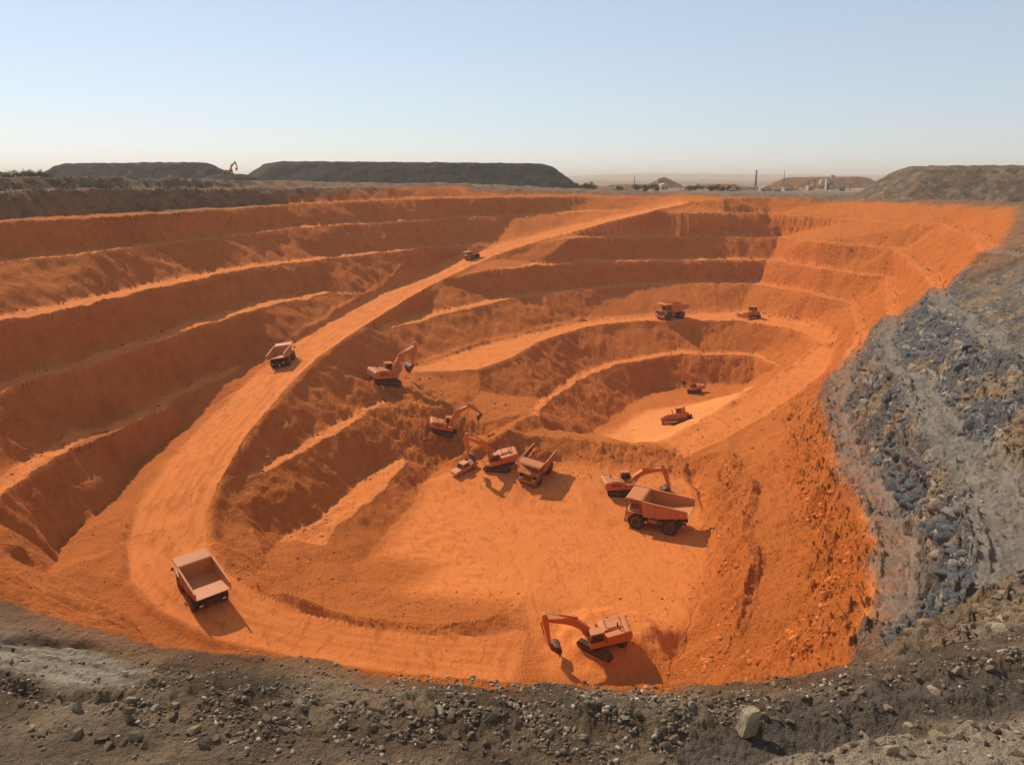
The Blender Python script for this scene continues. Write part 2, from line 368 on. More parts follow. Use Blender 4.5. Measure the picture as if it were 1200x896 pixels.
    masks = dict(ore=sd_ore, road=sd_road, bench=sd_bench, floor=np.maximum(sd_floor, sd_far), steep=steep, pale=pm, right=right, near=nr, berm=hump, farfloor=sd_far, lane=lanem, ledge=ledge, ridge=rdg, rut=rut)
    return z.astype(np.float32), masks

DETAIL = globals().get('DETAIL', 1.0)
R0, R1 = 4.0, 900.0
NR = int(1400*DETAIL); NT = int(1150*DETAIL)
radii = np.concatenate([R0*(R1/R0)**(np.arange(NR)/(NR-1)), np.geomspace(930, 14000, 60)]).astype(np.float32)
thetas = np.radians(np.linspace(-44, 44, NT)).astype(np.float32)
RR, TT = np.meshgrid(radii, thetas, indexing='ij')
GX = (RR*np.sin(TT)).ravel().astype(np.float32); GY = (RR*np.cos(TT)).ravel().astype(np.float32)
GZ, GM = surface(GX, GY)
nR, nT = RR.shape
ii, jj = np.meshgrid(np.arange(nR-1), np.arange(nT-1), indexing='ij')
a = (ii*nT + jj).ravel()
QUADS = np.stack([a, a+1, a+nT+1, a+nT], axis=1).astype(np.int32)[:, ::-1]

ATTR = {
 'ore': smooth(-1.0, 1.0, GM['ore']/np.clip(0.007*np.hypot(GX, GY), 0.12, 2) + 0.9*fbm(GX/0.8, GY/0.8, GX*0, 3) + 1.1*fbm(GX/6, GY/6, GX*0+3, 3)),
 'dust': np.maximum.reduce([GM['ledge']*(0.9-0.5*smooth(60, 100, GX)*smooth(150, 200, GY)), smooth(-1.2, 0.5, GM['road']), 0.85*smooth(-2, 1, GM['bench']), 0.9*smooth(-3, 2.5, GM['floor'])]),  # ledges: dust, and on ore a painted sunlit strip; the rest plain dust
 'steep': GM['steep'], 'rocky': GM['steep']*(0.12 + 0.88*GM['right']), 'pale': GM['pale']*GM['near'], 'edge_glow': smooth(-6, 0.5, GM['ore']/np.clip(0.014*np.hypot(GX, GY), .15, 4)),
 'berm': GM['berm']*GM['near'], 'lane': GM['lane'], 'far': smooth(330, 520, np.hypot(GX, GY)),
 'tan': GM['ridge'], 'rut': GM['rut'], 'far_pale': smooth(-1.5, 1.5, GM['farfloor']),
}
def grid_mesh(name, facesel, mat, attrs):
    q = QUADS[facesel]
    used = np.unique(q); remap = np.zeros(len(GX), np.int32); remap[used] = np.arange(len(used), dtype=np.int32)
    q = remap[q]
    me = bpy.data.meshes.new(name)
    me.vertices.add(len(used)); me.vertices.foreach_set('co', np.stack([GX[used], GY[used], GZ[used]], 1).astype(np.float32).ravel())
    me.loops.add(q.size); me.loops.foreach_set('vertex_index', q.ravel().astype(np.int32))
    me.polygons.add(len(q)); me.polygons.foreach_set('loop_start', np.arange(0, q.size, 4, dtype=np.int32))
    me.polygons.foreach_set('use_smooth', np.ones(len(q), bool))
    me.update(calc_edges=True)
    for k in attrs:
        at = me.attributes.new(k, 'FLOAT', 'POINT'); at.data.foreach_set('value', ATTR[k][used].astype(np.float32))
    me.materials.append(mat)
    o = bpy.data.objects.new(name, me); COL.objects.link(o); o['kind'] = 'structure'
    return o
def gz(x, y):
    """ground height at one plan point, by look-up in the grid"""
    r = math.hypot(x, y); th = math.atan2(x, y)
    j = (th - thetas[0])/(thetas[-1]-thetas[0])*(nT-1); j = min(max(j, 0), nT-1.001)
    i = np.searchsorted(radii, r)-1; i = min(max(i, 0), nR-2)
    fi = (r-radii[i])/(radii[i+1]-radii[i]); j0 = int(j); fj = j-j0
    Z = GZ.reshape(nR, nT)
    return float((Z[i,j0]*(1-fj)+Z[i,j0+1]*fj)*(1-fi) + (Z[i+1,j0]*(1-fj)+Z[i+1,j0+1]*fj)*fi)

# ------------------------------------------------------------------ materials
class NT_:
    def __init__(s, name):
        s.m = bpy.data.materials.new(name); s.m.use_nodes = True; s.t = s.m.node_tree; s.n = s.t.nodes; s.l = s.t.links
        s.b = s.n['Principled BSDF']
    def new(s, typ, **kw):
        n = s.n.new(typ)
        for k, v in kw.items(): setattr(n, k, v)
        return n
    def link(s, a, b): s.l.new(a, b)
    def attr(s, name): return s.new('ShaderNodeAttribute', attribute_name=name).outputs['Fac']
    def coord(s, scale=(1,1,1), rot=(0,0,0), src='Object'):
        tc = s.new('ShaderNodeTexCoord'); mp = s.new('ShaderNodeMapping'); mp.inputs['Scale'].default_value = scale; mp.inputs['Rotation'].default_value = rot
        s.link(tc.outputs[src], mp.inputs[0]); return mp.outputs[0]
    def noise(s, scale, detail=4, rough=0.55, vec=None, dist=0.0):
        n = s.new('ShaderNodeTexNoise'); n.inputs['Scale'].default_value = scale; n.inputs['Detail'].default_value = detail
        n.inputs['Roughness'].default_value = rough; n.inputs['Distortion'].default_value = dist
        if vec is not None: s.link(vec, n.inputs['Vector'])
        return n.outputs['Fac']
    def ramp(s, fac, lo, hi, a=0.0, b=1.0):
        n = s.new('ShaderNodeMapRange'); n.clamp = True; n.interpolation_type = 'SMOOTHSTEP'
        s.link(fac, n.inputs[0]); n.inputs[1].default_value = lo; n.inputs[2].default_value = hi; n.inputs[3].default_value = a; n.inputs[4].default_value = b
        return n.outputs[0]
    def math(s, op, a, b=None):
        n = s.new('ShaderNodeMath', operation=op)
        for i, v in enumerate((a, b)):
            if v is None: continue
            if isinstance(v, (int, float)): n.inputs[i].default_value = v
            else: s.link(v, n.inputs[i])
        return n.outputs[0]
    def mix(s, fac, a, b):
        n = s.new('ShaderNodeMix', data_type='RGBA')
        if isinstance(fac, (int, float)): n.inputs[0].default_value = fac
        else: s.link(fac, n.inputs[0])
        for i, v in ((6, a), (7, b)):
            if isinstance(v, tuple): n.inputs[i].default_value = (*v, 1)
            else: s.link(v, n.inputs[i])
        return n.outputs[2]
    def bump(s, height, dist, strength=1.0, prev=None):
        n = s.new('ShaderNodeBump'); n.inputs['Strength'].default_value = strength; n.inputs['Distance'].default_value = dist
        s.link(height, n.inputs['Height'])
        if prev is not None: s.link(prev, n.inputs['Normal'])
        return n.outputs[0]
    def out(s, col, rough=0.95, nrm=None, spec=0.15):
        if isinstance(col, tuple): s.b.inputs['Base Color'].default_value = (*col, 1)
        else: s.link(col, s.b.inputs['Base Color'])
        if isinstance(rough, (int, float)): s.b.inputs['Roughness'].default_value = rough
        else: s.link(rough, s.b.inputs['Roughness'])
        s.b.inputs['Specular IOR Level'].default_value = spec
        if nrm is not None: s.link(nrm, s.b.inputs['Normal'])
        return s.m

ORE_FACE, ORE_MID, ORE_DUST_LIT = (0.58, 0.146, 0.023), (0.64, 0.168, 0.030), (0.70, 0.202, 0.047)
def earth_material():
    s = NT_('mine_earth')
    v = s.coord()
    vs = s.coord(scale=(1, 1, 0.22)); vd = s.coord(scale=(1.0, 0.22, 1.0), rot=(0.3, 0.55, 0.35))
    big = s.noise(0.045, 4, 0.55, v); mid = s.noise(0.35, 5, 0.6, v); fine = s.noise(2.6, 5, 0.65, v); grit = s.noise(14, 4, 0.7, v)
    streak = s.noise(0.9, 5, 0.62, vs, 0.6)
    steep = s.attr('steep'); dust = s.attr('dust'); ore = s.attr('ore')
    # orange ore earth
    c = s.mix(s.ramp(big, .35, .65), ORE_FACE, ORE_MID)
    c = s.mix(s.ramp(mid, .42, .70, 0, .45), c, (0.42, 0.098, 0.015))
    c = s.mix(s.math('MULTIPLY', s.ramp(streak, .5, .68), s.math('MULTIPLY', steep, 0.55)), c, ORE_DUST_LIT)
    flat = s.math('SUBTRACT', 1.0, steep)
    c = s.mix(s.math('MULTIPLY', flat, s.ramp(mid, .3, .65, .25, .75)), c, (0.62, 0.165, 0.033))  # flats paler than faces: sun and shade put into the ore colour
    c = s.mix(s.math('MULTIPLY', dust, s.ramp(fine, .3, .6, .70, 1.0)), c, ORE_DUST_LIT)  # dust colour, also the painted sunlit tone of the bench ledges
    c = s.mix(s.math('MULTIPLY', dust, s.ramp(s.noise(0.55, 6, 0.65, s.coord(scale=(1.7,.6,1), rot=(0,0,.5)), 1.2), .50, .66, 0, .75)), c, (0.47, 0.118, 0.022))
    c = s.mix(s.math('MULTIPLY', s.attr('rut'), .55), c, (0.46, 0.115, 0.022))
    c = s.mix(s.math('MULTIPLY', s.attr('far_pale'), .5), c, (0.80, 0.29, 0.085))  # paler ore over the far sunken floor
    c = s.mix(s.ramp(grit, .62, .8, 0, .30), c, (0.22, 0.05, 0.01))
    # grey overburden: brown soil, blue-grey and rusty rock on the faces
    g = s.mix(s.ramp(mid, .35, .65), (0.135, 0.085, 0.048), (0.33, 0.215, 0.122))
    g = s.mix(s.ramp(fine, .5, .72, 0, .6), g, (0.070, 0.050, 0.034))
    rockv = s.mix(s.ramp(s.noise(0.075, 6, .62, v, 1.2), .47, .60), (0.135, 0.134, 0.132), (0.36, 0.238, 0.134))
    strat = s.noise(0.75, 6, .68, vd, .8)
    rockv = s.mix(s.ramp(strat, .52, .66), rockv, (0.54, 0.43, 0.31))
    rockv = s.mix(s.ramp(strat, .43, .34), rockv, (0.060, 0.050, 0.042))
    g = s.mix(s.math('MULTIPLY', s.attr('rocky'), .9), g, rockv)
    g = s.mix(s.math('MULTIPLY', flat, s.ramp(big, .45, .6, 0, .6)), g, (0.150, 0.132, 0.115))
    g = s.mix(s.math('MULTIPLY', dust, .8), g, s.mix(s.ramp(fine, .35, .65), (0.175, 0.146, 0.118), (0.245, 0.20, 0.155)))
    pale = s.mix(s.ramp(s.noise(1.4, 6, .65, s.coord(scale=(.35,1.8,1), rot=(0,0,-.55)), .8), .38, .62), (0.25, 0.19, 0.13), (0.46, 0.365, 0.25))
    g = s.mix(s.math('MULTIPLY', s.attr('tan'), s.ramp(mid, .2, .6, .5, 1.0)), g, (0.40, 0.290, 0.19))
    g = s.mix(s.math('MULTIPLY', s.attr('lane'), .8), g, (0.130, 0.100, 0.076))
    g = s.mix(s.attr('pale'), g, pale)
    g = s.mix(s.attr('far'), g, s.mix(s.ramp(s.noise(0.006, 5, .6, v), .35, .65), (0.27, 0.165, 0.095), (0.36, 0.25, 0.16)))
    g = s.mix(s.ramp(s.noise(36, 3, .6, v), .60, .72, 0, .6), g, (0.26, 0.225, 0.185))
    g = s.mix(s.ramp(s.noise(9, 4, .6, v), .40, .30, 0, .65), g, (0.035, 0.028, 0.023))
    glow = s.math('MULTIPLY', s.attr('edge_glow'), s.ramp(mid, .25, .7, .15, .75))  # orange glow painted into the soil outside the pit edge
    g = s.mix(glow, g, (0.36, 0.12, 0.035))
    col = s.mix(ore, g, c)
    h = s.math('ADD', s.math('MULTIPLY', fine, .55), s.math('MULTIPLY', grit, .16))
    h = s.math('ADD', h, s.math('MULTIPLY', s.noise(45, 3, .6, v), .05))
    vor = s.new('ShaderNodeTexVoronoi', feature='DISTANCE_TO_EDGE'); vor.inputs['Scale'].default_value = 0.55; s.link(s.coord(scale=(1,1,.6)), vor.inputs['Vector'])
    crack = s.ramp(vor.outputs['Distance'], 0.0, 0.12)
    blocks = s.math('ADD', s.math('MULTIPLY', crack, .3), s.math('MULTIPLY', s.noise(0.85, 6, .7, vd, .6), 1.6))
    h = s.math('ADD', h, s.math('MULTIPLY', blocks, s.math('MULTIPLY', steep, s.math('SUBTRACT', .85, s.math('MULTIPLY', ore, .42)))))
    amp = s.math('SUBTRACT', 1.0, s.math('MULTIPLY', dust, .72))
    nrm = s.bump(s.math('MULTIPLY', h, amp), 1.0, 1.0)
    return s.out(col, 0.97, nrm, 0.08)
EARTH = earth_material()
fr = (GM['road'] > 0)[QUADS].sum(1) >= 2
ff = ((GM['floor'] > 0)[QUADS].sum(1) >= 2) & ~fr
fb = ((GM['bench'] > 0)[QUADS].sum(1) >= 2) & ~fr & ~ff
fo = ((GM['ore'] > 0)[QUADS].sum(1) >= 2) & ~fr & ~ff & ~fb
fg = ~(fr | ff | fo | fb)
ALLA = list(ATTR)
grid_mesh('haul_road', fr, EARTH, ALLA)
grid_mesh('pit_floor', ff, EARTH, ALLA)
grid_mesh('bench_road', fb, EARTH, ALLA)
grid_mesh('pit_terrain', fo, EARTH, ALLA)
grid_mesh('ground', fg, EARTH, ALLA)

# ------------------------------------------------------------------ modelling kit
def tag(o, label=None, cat=None, group=None, kind=None):
    if label: o['label'] = label
    if cat: o['category'] = cat
    if group: o['group'] = group
    if kind: o['kind'] = kind
    return o
def empty(name, M=None):
    o = bpy.data.objects.new(name, None); COL.objects.link(o); o.empty_display_size = 0.5
    if M is not None: o.matrix_world = M
    return o
def copy_tree(o, parent=None):
    c = o.copy(); COL.objects.link(c)
    if parent is not None: c.parent = parent
    for ch in [x for x in bpy.data.objects if x.parent == o]: copy_tree(ch, c)
    return c

class MB:
    def __init__(s): s.bm = bmesh.new()
    def box(s, c, d, rot=None, bev=0.0, taper=None):
        t = bmesh.new(); bmesh.ops.create_cube(t, size=1.0)
        for v in t.verts:
            if taper and v.co.z > 0: v.co.x *= taper[0]; v.co.y *= taper[1]
            v.co = Vector((v.co.x*d[0], v.co.y*d[1], v.co.z*d[2]))
        if bev: bmesh.ops.bevel(t, geom=list(t.edges), offset=bev, segments=2, affect='EDGES')
        M = Matrix.Translation(c) @ (rot.to_4x4() if rot else Matrix())
        return s._merge(t, M)
    def _merge(s, t, M=None):
        if M is not None: bmesh.ops.transform(t, matrix=M, verts=t.verts)
        me = bpy.data.meshes.new('t'); t.to_mesh(me); t.free(); s.bm.from_mesh(me); bpy.data.meshes.remove(me); return s
    def prism(s, prof, y0, y1, bev=0.0):
        """extrude an x-z outline from y0 to y1"""
        t = bmesh.new()
        A = [t.verts.new((p[0], y0, p[1])) for p in prof]; B = [t.verts.new((p[0], y1, p[1])) for p in prof]
        n = len(prof)
        t.faces.new(A); t.faces.new(B[::-1])
        for i in range(n): t.faces.new((A[(i+1) % n], A[i], B[i], B[(i+1) % n]))
        bmesh.ops.recalc_face_normals(t, faces=t.faces)
        if bev: bmesh.ops.bevel(t, geom=list(t.edges), offset=bev, segments=1, affect='EDGES')
        return s._merge(t)
    def bar(s, a, b, wy, wz, up=(0,0,1), bev=0.0):
        a = Vector(a); b = Vector(b); d = b-a
        q = d.to_track_quat('X', 'Z')
        return s.box((a+b)/2, (d.length, wy, wz), q.to_matrix(), bev)
    def cyl(s, a, b, r, seg=12, r2=None):
        a = Vector(a); b = Vector(b); d = b-a
        t = bmesh.new(); bmesh.ops.create_cone(t, cap_ends=True, segments=seg, radius1=r, radius2=r if r2 is None else r2, depth=d.length)
        return s._merge(t, Matrix.Translation((a+b)/2) @ d.to_track_quat('Z', 'Y').to_matrix().to_4x4())
    def lathe_y(s, prof, c, seg=24):
        """prof = (radius, y) pairs turned about the y axis at c"""
        t = bmesh.new(); rings = []
        for r, y in prof:
            rings.append([t.verts.new((c[0]+r*math.cos(2*math.pi*k/seg), c[1]+y, c[2]+r*math.sin(2*math.pi*k/seg))) for k in range(seg)])
        for i in range(len(rings)-1):
            for k in range(seg): t.faces.new((rings[i][k], rings[i][(k+1) % seg], rings[i+1][(k+1) % seg], rings[i+1][k]))
        t.faces.new(rings[0]); t.faces.new(rings[-1][::-1])
        bmesh.ops.recalc_face_normals(t, faces=t.faces)
        return s._merge(t)
    def build(s, name, mat, parent=None, smooth_=False, M=None):
        me = bpy.data.meshes.new(name)
        if M is not None: bmesh.ops.transform(s.bm, matrix=M, verts=s.bm.verts)
        s.bm.to_mesh(me); s.bm.free()
        if smooth_:
            for p in me.polygons: p.use_smooth = True
        me.materials.append(mat)
        o = bpy.data.objects.new(name, me); COL.objects.link(o)
        if parent is not None: o.parent = parent
        return o

def paint(name, col, dust=(0.50, 0.16, 0.042), amt=0.5, rough=0.6, scale=1.3, spec=0.3, metal=0.0):
    s = NT_(name); v = s.coord()
    n = s.noise(scale, 5, .65, v); f = s.noise(scale*7, 4, .6, v)
    geo = s.new('ShaderNodeNewGeometry'); sep = s.new('ShaderNodeSeparateXYZ'); s.link(geo.outputs['Normal'], sep.inputs[0])
    up = s.ramp(sep.outputs[2], .2, .9, 0, .45)
    fac = s.math('MULTIPLY', s.math('ADD', s.ramp(n, .35, .7), up), amt)
    c = s.mix(fac, col, dust)
    c = s.mix(s.ramp(f, .6, .78, 0, .35), c, tuple(x*0.45 for x in col))
    return s.out(c, rough, s.bump(f, .03, .3), spec)

M_BODY = paint('dusty_truck_paint', (0.52, 0.185, 0.050), amt=.5)
M_LIGHT = paint('pale_dusty_steel', (0.56, 0.190, 0.055), (0.54, 0.17, 0.045), amt=.5)
M_ORANGE = paint('orange_machine_paint', (0.60, 0.155, 0.020), amt=.45)
M_TUB = paint('worn_tub_steel', (0.50, 0.175, 0.052), (0.54, 0.17, 0.045), amt=.55)
M_DARK = paint('dark_dusty_steel', (0.085, 0.034, 0.016), (0.28, 0.085, 0.024), amt=.5)
M_RUBBER = paint('dusty_rubber', (0.026, 0.015, 0.010), (0.22, 0.075, 0.022), amt=.40, rough=.9)
M_GLASS = paint('dusty_glass', (0.035, 0.020, 0.014), (0.22, 0.08, 0.03), amt=.25, rough=.15, spec=.6)
M_CHROME = paint('bright_rod_steel', (0.62, 0.38, 0.24), amt=.2, rough=.3)
M_LAMP = paint('lamp_glass', (0.75, 0.50, 0.34), amt=.15, rough=.2)
M_ORE = NT_('loose_ore')
_v = M_ORE.coord(); _n = M_ORE.noise(1.6, 6, .7, _v)
M_ORE = M_ORE.out(M_ORE.mix(M_ORE.ramp(_n, .35, .65), (0.34, 0.078, 0.012), (0.62, 0.18, 0.042)), .97, M_ORE.bump(_n, .35, .9), .05)

def hit(px, py):
    """where the sight line of a photo point meets the finished ground"""
    u = (px-600)/FOC; v = (448-py)/FOC
    d = Vector((u, CP+v*SP, -SP+v*CP)).normalized(); t = 12.0; last = t
    while t < 1500:
        p = EYE + d*t
        if p.z < gz(p.x, p.y): break
        last = t; t *= 1.006
    lo, hi = last, t
    for _ in range(20):
        m = (lo+hi)/2; p = EYE + d*m
        if p.z < gz(p.x, p.y): hi = m
        else: lo = m
    return EYE + d*hi

def gzv(x, y):
    r = np.hypot(x, y); th = np.arctan2(x, y)
    j = np.clip((th-thetas[0])/(thetas[-1]-thetas[0])*(nT-1), 0, nT-1.001); i = np.clip(np.searchsorted(radii, r)-1, 0, nR-2)
    fi = (r-radii[i])/(radii[i+1]-radii[i]); j0 = j.astype(int); fj = j-j0; Z = GZ.reshape(nR, nT)
    return (Z[i,j0]*(1-fj)+Z[i,j0+1]*fj)*(1-fi) + (Z[i+1,j0]*(1-fj)+Z[i+1,j0+1]*fj)*fi
def hits(px, py):
    """hit() for many photo points at once: x, y, z, distance"""
    u = (np.asarray(px)-600)/FOC; v = (448-np.asarray(py))/FOC
    d = np.stack([u, CP+v*SP, -SP+v*CP], 1); d /= np.linalg.norm(d, axis=1)[:, None]
    t = np.full(len(u), 10.0); lo = t.copy(); done = np.zeros(len(u), bool)
    for k in range(900):
        z = CAM_Z + d[:,2]*t; below = z < gzv(d[:,0]*t, d[:,1]*t); done |= below
        if done.all(): break
        lo = np.where(done, lo, t); t = np.where(done, t, t*1.006)
    hi = t
    for k in range(16):
        m = (lo+hi)/2; b = CAM_Z + d[:,2]*m < gzv(d[:,0]*m, d[:,1]*m); hi = np.where(b, m, hi); lo = np.where(b, lo, m)
    return d[:,0]*hi, d[:,1]*hi, CAM_Z + d[:,2]*hi, hi

def stand(px, py, hx, hy, half=(3.0, 2.0), scale=1.0, sink=0.05, tilt=True):
    """matrix of a machine standing at one photo point and heading towards another"""
    a = hit(px, py); b = hit(hx, hy)
    f = Vector((b.x-a.x, b.y-a.y, 0)).normalized(); l = Vector((-f.y, f.x, 0))
    def h(u, w): q = a + f*u*scale + l*w*scale; return gz(q.x, q.y)
    if tilt:
        pitch = (h(half[0], half[1]) + h(half[0], -half[1]) - h(-half[0], half[1]) - h(-half[0], -half[1]))/(4*half[0]*scale)
        roll = (h(half[0], half[1]) + h(-half[0], half[1]) - h(half[0], -half[1]) - h(-half[0], -half[1]))/(4*half[1]*scale)
        pitch = max(-.25, min(.25, pitch)); roll = max(-.16, min(.16, roll))
    else: pitch = roll = 0
    F = Vector((f.x, f.y, pitch)).normalized(); Lf = Vector((l.x, l.y, roll)).normalized()
    U = F.cross(Lf).normalized(); Lf = U.cross(F)
    z = sum(h(u, w) for u in (-half[0], 0, half[0]) for w in (-half[1], 0, half[1]))/9
    R = Matrix((F, Lf, U)).transposed().to_4x4()
    return Matrix.Translation((a.x, a.y, z - sink)) @ R @ Matrix.Diagonal((scale, scale, scale, 1))

# ------------------------------------------------------------------ haul trucks
def wheel(parent, x, y, r, wd, out):
    t = MB(); h = wd/2
    t.lathe_y([(r*.50,-h),(r*.90,-h),(r*.985,-h*.75),(r,-h*.3),(r*.99,0),(r,h*.3),(r*.985,h*.75),(r*.90,h),(r*.50,h)], (x,y,r), 26)
    for k in range(26):                      # tread lugs
        a = 2*math.pi*k/26
        t.box((x+math.cos(a)*r*.985, y+(.22 if k % 2 else -.22)*wd, r+math.sin(a)*r*.985), (.11, wd*.5, .10), Matrix.Rotation(-a+math.pi/2, 3, 'Y'))
    w = t.build('wheel', M_RUBBER, parent, True)
    m = MB(); s = out
    m.lathe_y([(r*.02,h*s*.7),(r*.24,h*s*.75),(r*.28,h*s*.35),(r*.44,h*s*.45),(r*.52,h*s*1.02),(r*.56,h*s*1.02),(r*.56,h*s*.8)], (x,y,r), 20)
    m.build('rim', M_BODY, w, True)
    return w

def haul_truck():
    R = empty('haul_truck')
    f = MB()
    for y in (-.75,.75): f.box((-.2,y,1.45),(8.6,.32,.55),bev=.04)
    for x in (-3.6,-1.4,1.4,3.6): f.box((x,0,1.45),(.35,1.2,.4))
    f.cyl((2.95,-2.0,1.25),(2.95,2.0,1.25),.22); f.cyl((-2.3,-2.2,1.25),(-2.3,2.2,1.25),.42)
    f.box((-2.3,0,1.25),(1.1,1.1,1.0),bev=.2)
    for y in (-.45,.45): f.cyl((.6,y,1.4),(1.2,y,2.3),.14)
    f.build('chassis', M_DARK, R)
    for y,o in ((2.05,1),(-2.05,-1)): wheel(R, 2.95, y, 1.25, .85, o)
    for y,o in ((2.28,1),(1.32,1),(-1.32,-1),(-2.28,-1)): wheel(R, -2.3, y, 1.25, .82, o)
    b = MB()   # engine cowl, bumper and deck
    b.box((3.9,0,1.95),(1.3,2.0,1.45),bev=.06); b.box((4.55,0,1.0),(.5,4.3,.5),bev=.06)
    b.box((3.35,0,2.78),(2.6,5.0,.12)); b.box((4.0,2.1,2.2),(1.0,.5,1.0),bev=.05); b.box((4.0,-2.1,2.2),(1.0,.5,1.0),bev=.05)
    b.build('hood', M_BODY, R)
    g = MB()
    for k in range(9): g.box((4.575,0,1.38+k*.13),(.06,1.7,.06))
    for y in (-.85,.85): g.box((4.575,y,1.9),(.07,.08,1.2))
    g.build('grille', M_DARK, R)
    for y in (-1.5,1.5):
        h = MB(); h.cyl((4.5,y-.18,1.55),(4.62,y-.18,1.55),.15,14); h.cyl((4.5,y+.2,1.55),(4.62,y+.2,1.55),.15,14); h.box((4.45,y,1.55),(.2,.85,.42))
        h.build('headlight', M_LAMP, R)
    c = MB(); c.prism([(2.3,2.85),(4.15,2.85),(3.95,4.3),(2.4,4.3)], .35, 2.05, .05); c.box((3.1,1.2,4.36),(1.9,1.9,.1),bev=.03)
    cab = c.build('cab', M_BODY, R)
    wn = MB(); wn.bar((4.125,1.2,3.25),(3.985,1.2,4.18),1.45,.03); wn.build('windscreen', M_GLASS, cab)
    for y in (.335,2.065):
        wn = MB(); wn.prism([(2.5,3.25),(3.95,3.25),(3.84,4.15),(2.55,4.15)], y-.02, y+.02); wn.build('window', M_GLASS, cab)
    for y in (2.75,-2.75):
        m = MB(); m.box((4.4,y,3.35),(.08,.36,.62),bev=.02); m.cyl((4.3,y*.88,2.85),(4.38,y,3.15),.03,6); m.cyl((4.3,y*.88,2.85),(4.3,y*.88,3.4),.025,6); m.build('mirror', M_DARK, R)
    h = MB()
    for a in (-.9,.0): pass
    for y in (-2.45,-1.6,-.75): h.cyl((4.6,y,2.84),(4.6,y,3.75),.03,6)
    for z in (3.3,3.75): h.cyl((4.6,-2.45,z),(4.6,.0,z),.03,6); h.cyl((4.6,-2.45,z),(2.4,-2.45,z),.03,6)
    h.build('handrail', M_BODY, R)
    l = MB()
    for y in (1.75,2.25): l.bar((4.85,y,.9),(4.6,y,2.8),.05,.05)
    for k in range(6): l.box((4.84-.04*k,2.0,1.05+.3*k),(.12,.5,.04))
    l.build('ladder', M_DARK, R)
    t = MB(); t.cyl((-.6,-1.55,1.4),(1.3,-1.55,1.4),.5,16); t.build('fuel_tank', M_BODY, R, True)
    t = MB(); t.cyl((-.3,1.55,1.45),(1.2,1.55,1.45),.38,16); t.build('hydraulic_tank', M_BODY, R, True)
    # dump body: sloping floor, sides with ribs, front wall and the canopy over the cab
    d = MB()
    side = [(1.75,2.45),(2.15,4.85),(-4.95,4.35),(-5.05,3.4),(-.9,2.55)]
    for y0,y1 in ((2.50,2.64),(-2.64,-2.50)): d.prism(side, y0, y1)
    d.prism([(1.75,2.35),(-.9,2.45),(-5.05,3.3),(-5.05,3.45),(-.9,2.62),(1.75,2.55)], -2.51, 2.51)
    d.prism([(1.65,2.4),(1.85,2.4),(2.25,4.85),(2.05,4.85)], -2.505, 2.505)
    d.prism([(2.02,4.76),(4.45,4.92),(4.75,4.85),(4.75,4.95),(4.45,5.04),(2.02,4.90)], -2.63, 2.63)
    for s in (-1,1):
        d.box((3.3,s*2.56,5.0),(2.6,.12,.22),Matrix.Rotation(-.075,3,'Y'))
        d.bar((2.15,s*2.6,4.86),(-4.95,s*2.6,4.38),.26,.2)
        for k in range(6):
            x = 1.2-k*1.1; zt = 4.72-(1.2-x)*.07; zb = 2.55 if x > -.9 else 2.6+(-.9-x)*.21
            d.bar((x,s*2.68,zb),(x-.05,s*2.68,zt),.16,.22)
    for k in range(4): d.box((.9-k*1.35,0,2.32+(.0 if k < 2 else .24*(k-1))),(.2,4.9,.14))
    d.build('dump_body', M_TUB, R)
    p = MB(); p.bar((2.2,0,4.975),(4.5,0,5.075),5.05,.03); p.build('canopy', M_LIGHT, R)
    for y in (-1.7,1.7):
        lp = MB(); lp.box((-4.3,y,1.6),(.12,.5,.25)); lp.build('tail_light', M_LAMP, R)
    for y in (1.9,-1.9):
        m = MB(); m.box((-4.1,y*.62,1.5),(.05,.7,.9)); m.build('mud_flap', M_RUBBER, R)
    return R

def ore_heap(R, label, size=1.0):
    """a heap of ore lying in a truck's body: rests on it, so a thing of its own"""
    n = 26; bm = bmesh.new(); vs = []
    for i in range(n):
        for j in range(n):
            x = -4.6+6.3*i/(n-1); y = -2.48+4.96*j/(n-1)
            fx = min((x+4.6)/2.6, (1.7-x)/1.6, 1); fy = min((2.48-abs(y))/1.5, 1)
            edge = max(0, min(fx, fy)); base = 3.5
            z = base + 1.75*size*edge**.7 + .35*math.sin(x*2.3+y)*math.cos(y*2.9-x)*edge + random.uniform(-.16,.16)*min(1, edge*4)
            vs.append(bm.verts.new((x, y, z)))
    for i in range(n-1):
        for j in range(n-1): bm.faces.new((vs[i*n+j], vs[(i+1)*n+j], vs[(i+1)*n+j+1], vs[i*n+j+1]))
    me = bpy.data.meshes.new('ore_heap'); bm.to_mesh(me); bm.free(); me.materials.append(M_ORE)
    o = bpy.data.objects.new('ore_heap', me); COL.objects.link(o); o.matrix_world = R.matrix_world.copy()
    return tag(o, label, 'ore load')

TRUCKS = [
 ((238,697,208,655), .76, 'empty haul truck on the road bend nearest the near rim, seen from behind', None),
 ((333,426,354,401), .68, 'haul truck climbing the middle of the long ramp, between the two other trucks on it', None),
 ((554,303,525,314), .55, 'small distant haul truck on the upper ramp, the farthest one on that road', 'heap of ore in the truck on the upper ramp'),
 ((771,616,735,609), 1.0, 'haul truck parked side on across the pit floor, just in front of an excavator', None),
 ((627,556,609,580), .84, 'loaded haul truck nose to the near rim beside the excavator at the pit centre', 'heap of ore in the truck at the pit centre'),
 ((786,373,757,375), .95, 'haul truck standing on the far wide bench, left of the dozer', 'heap of ore in the truck on the far bench'),
]
proto = haul_truck(); bpy.context.view_layer.update()
for i, (a, sc, lab, load) in enumerate(TRUCKS):
    o = proto if i == 0 else copy_tree(proto)
    o.matrix_world = stand(*a, half=(2.6, 2.0), scale=sc)
    tag(o, lab, 'dump truck', 'haul trucks of the mine')
    bpy.context.view_layer.update()
    if load: ore_heap(o, load, .9)

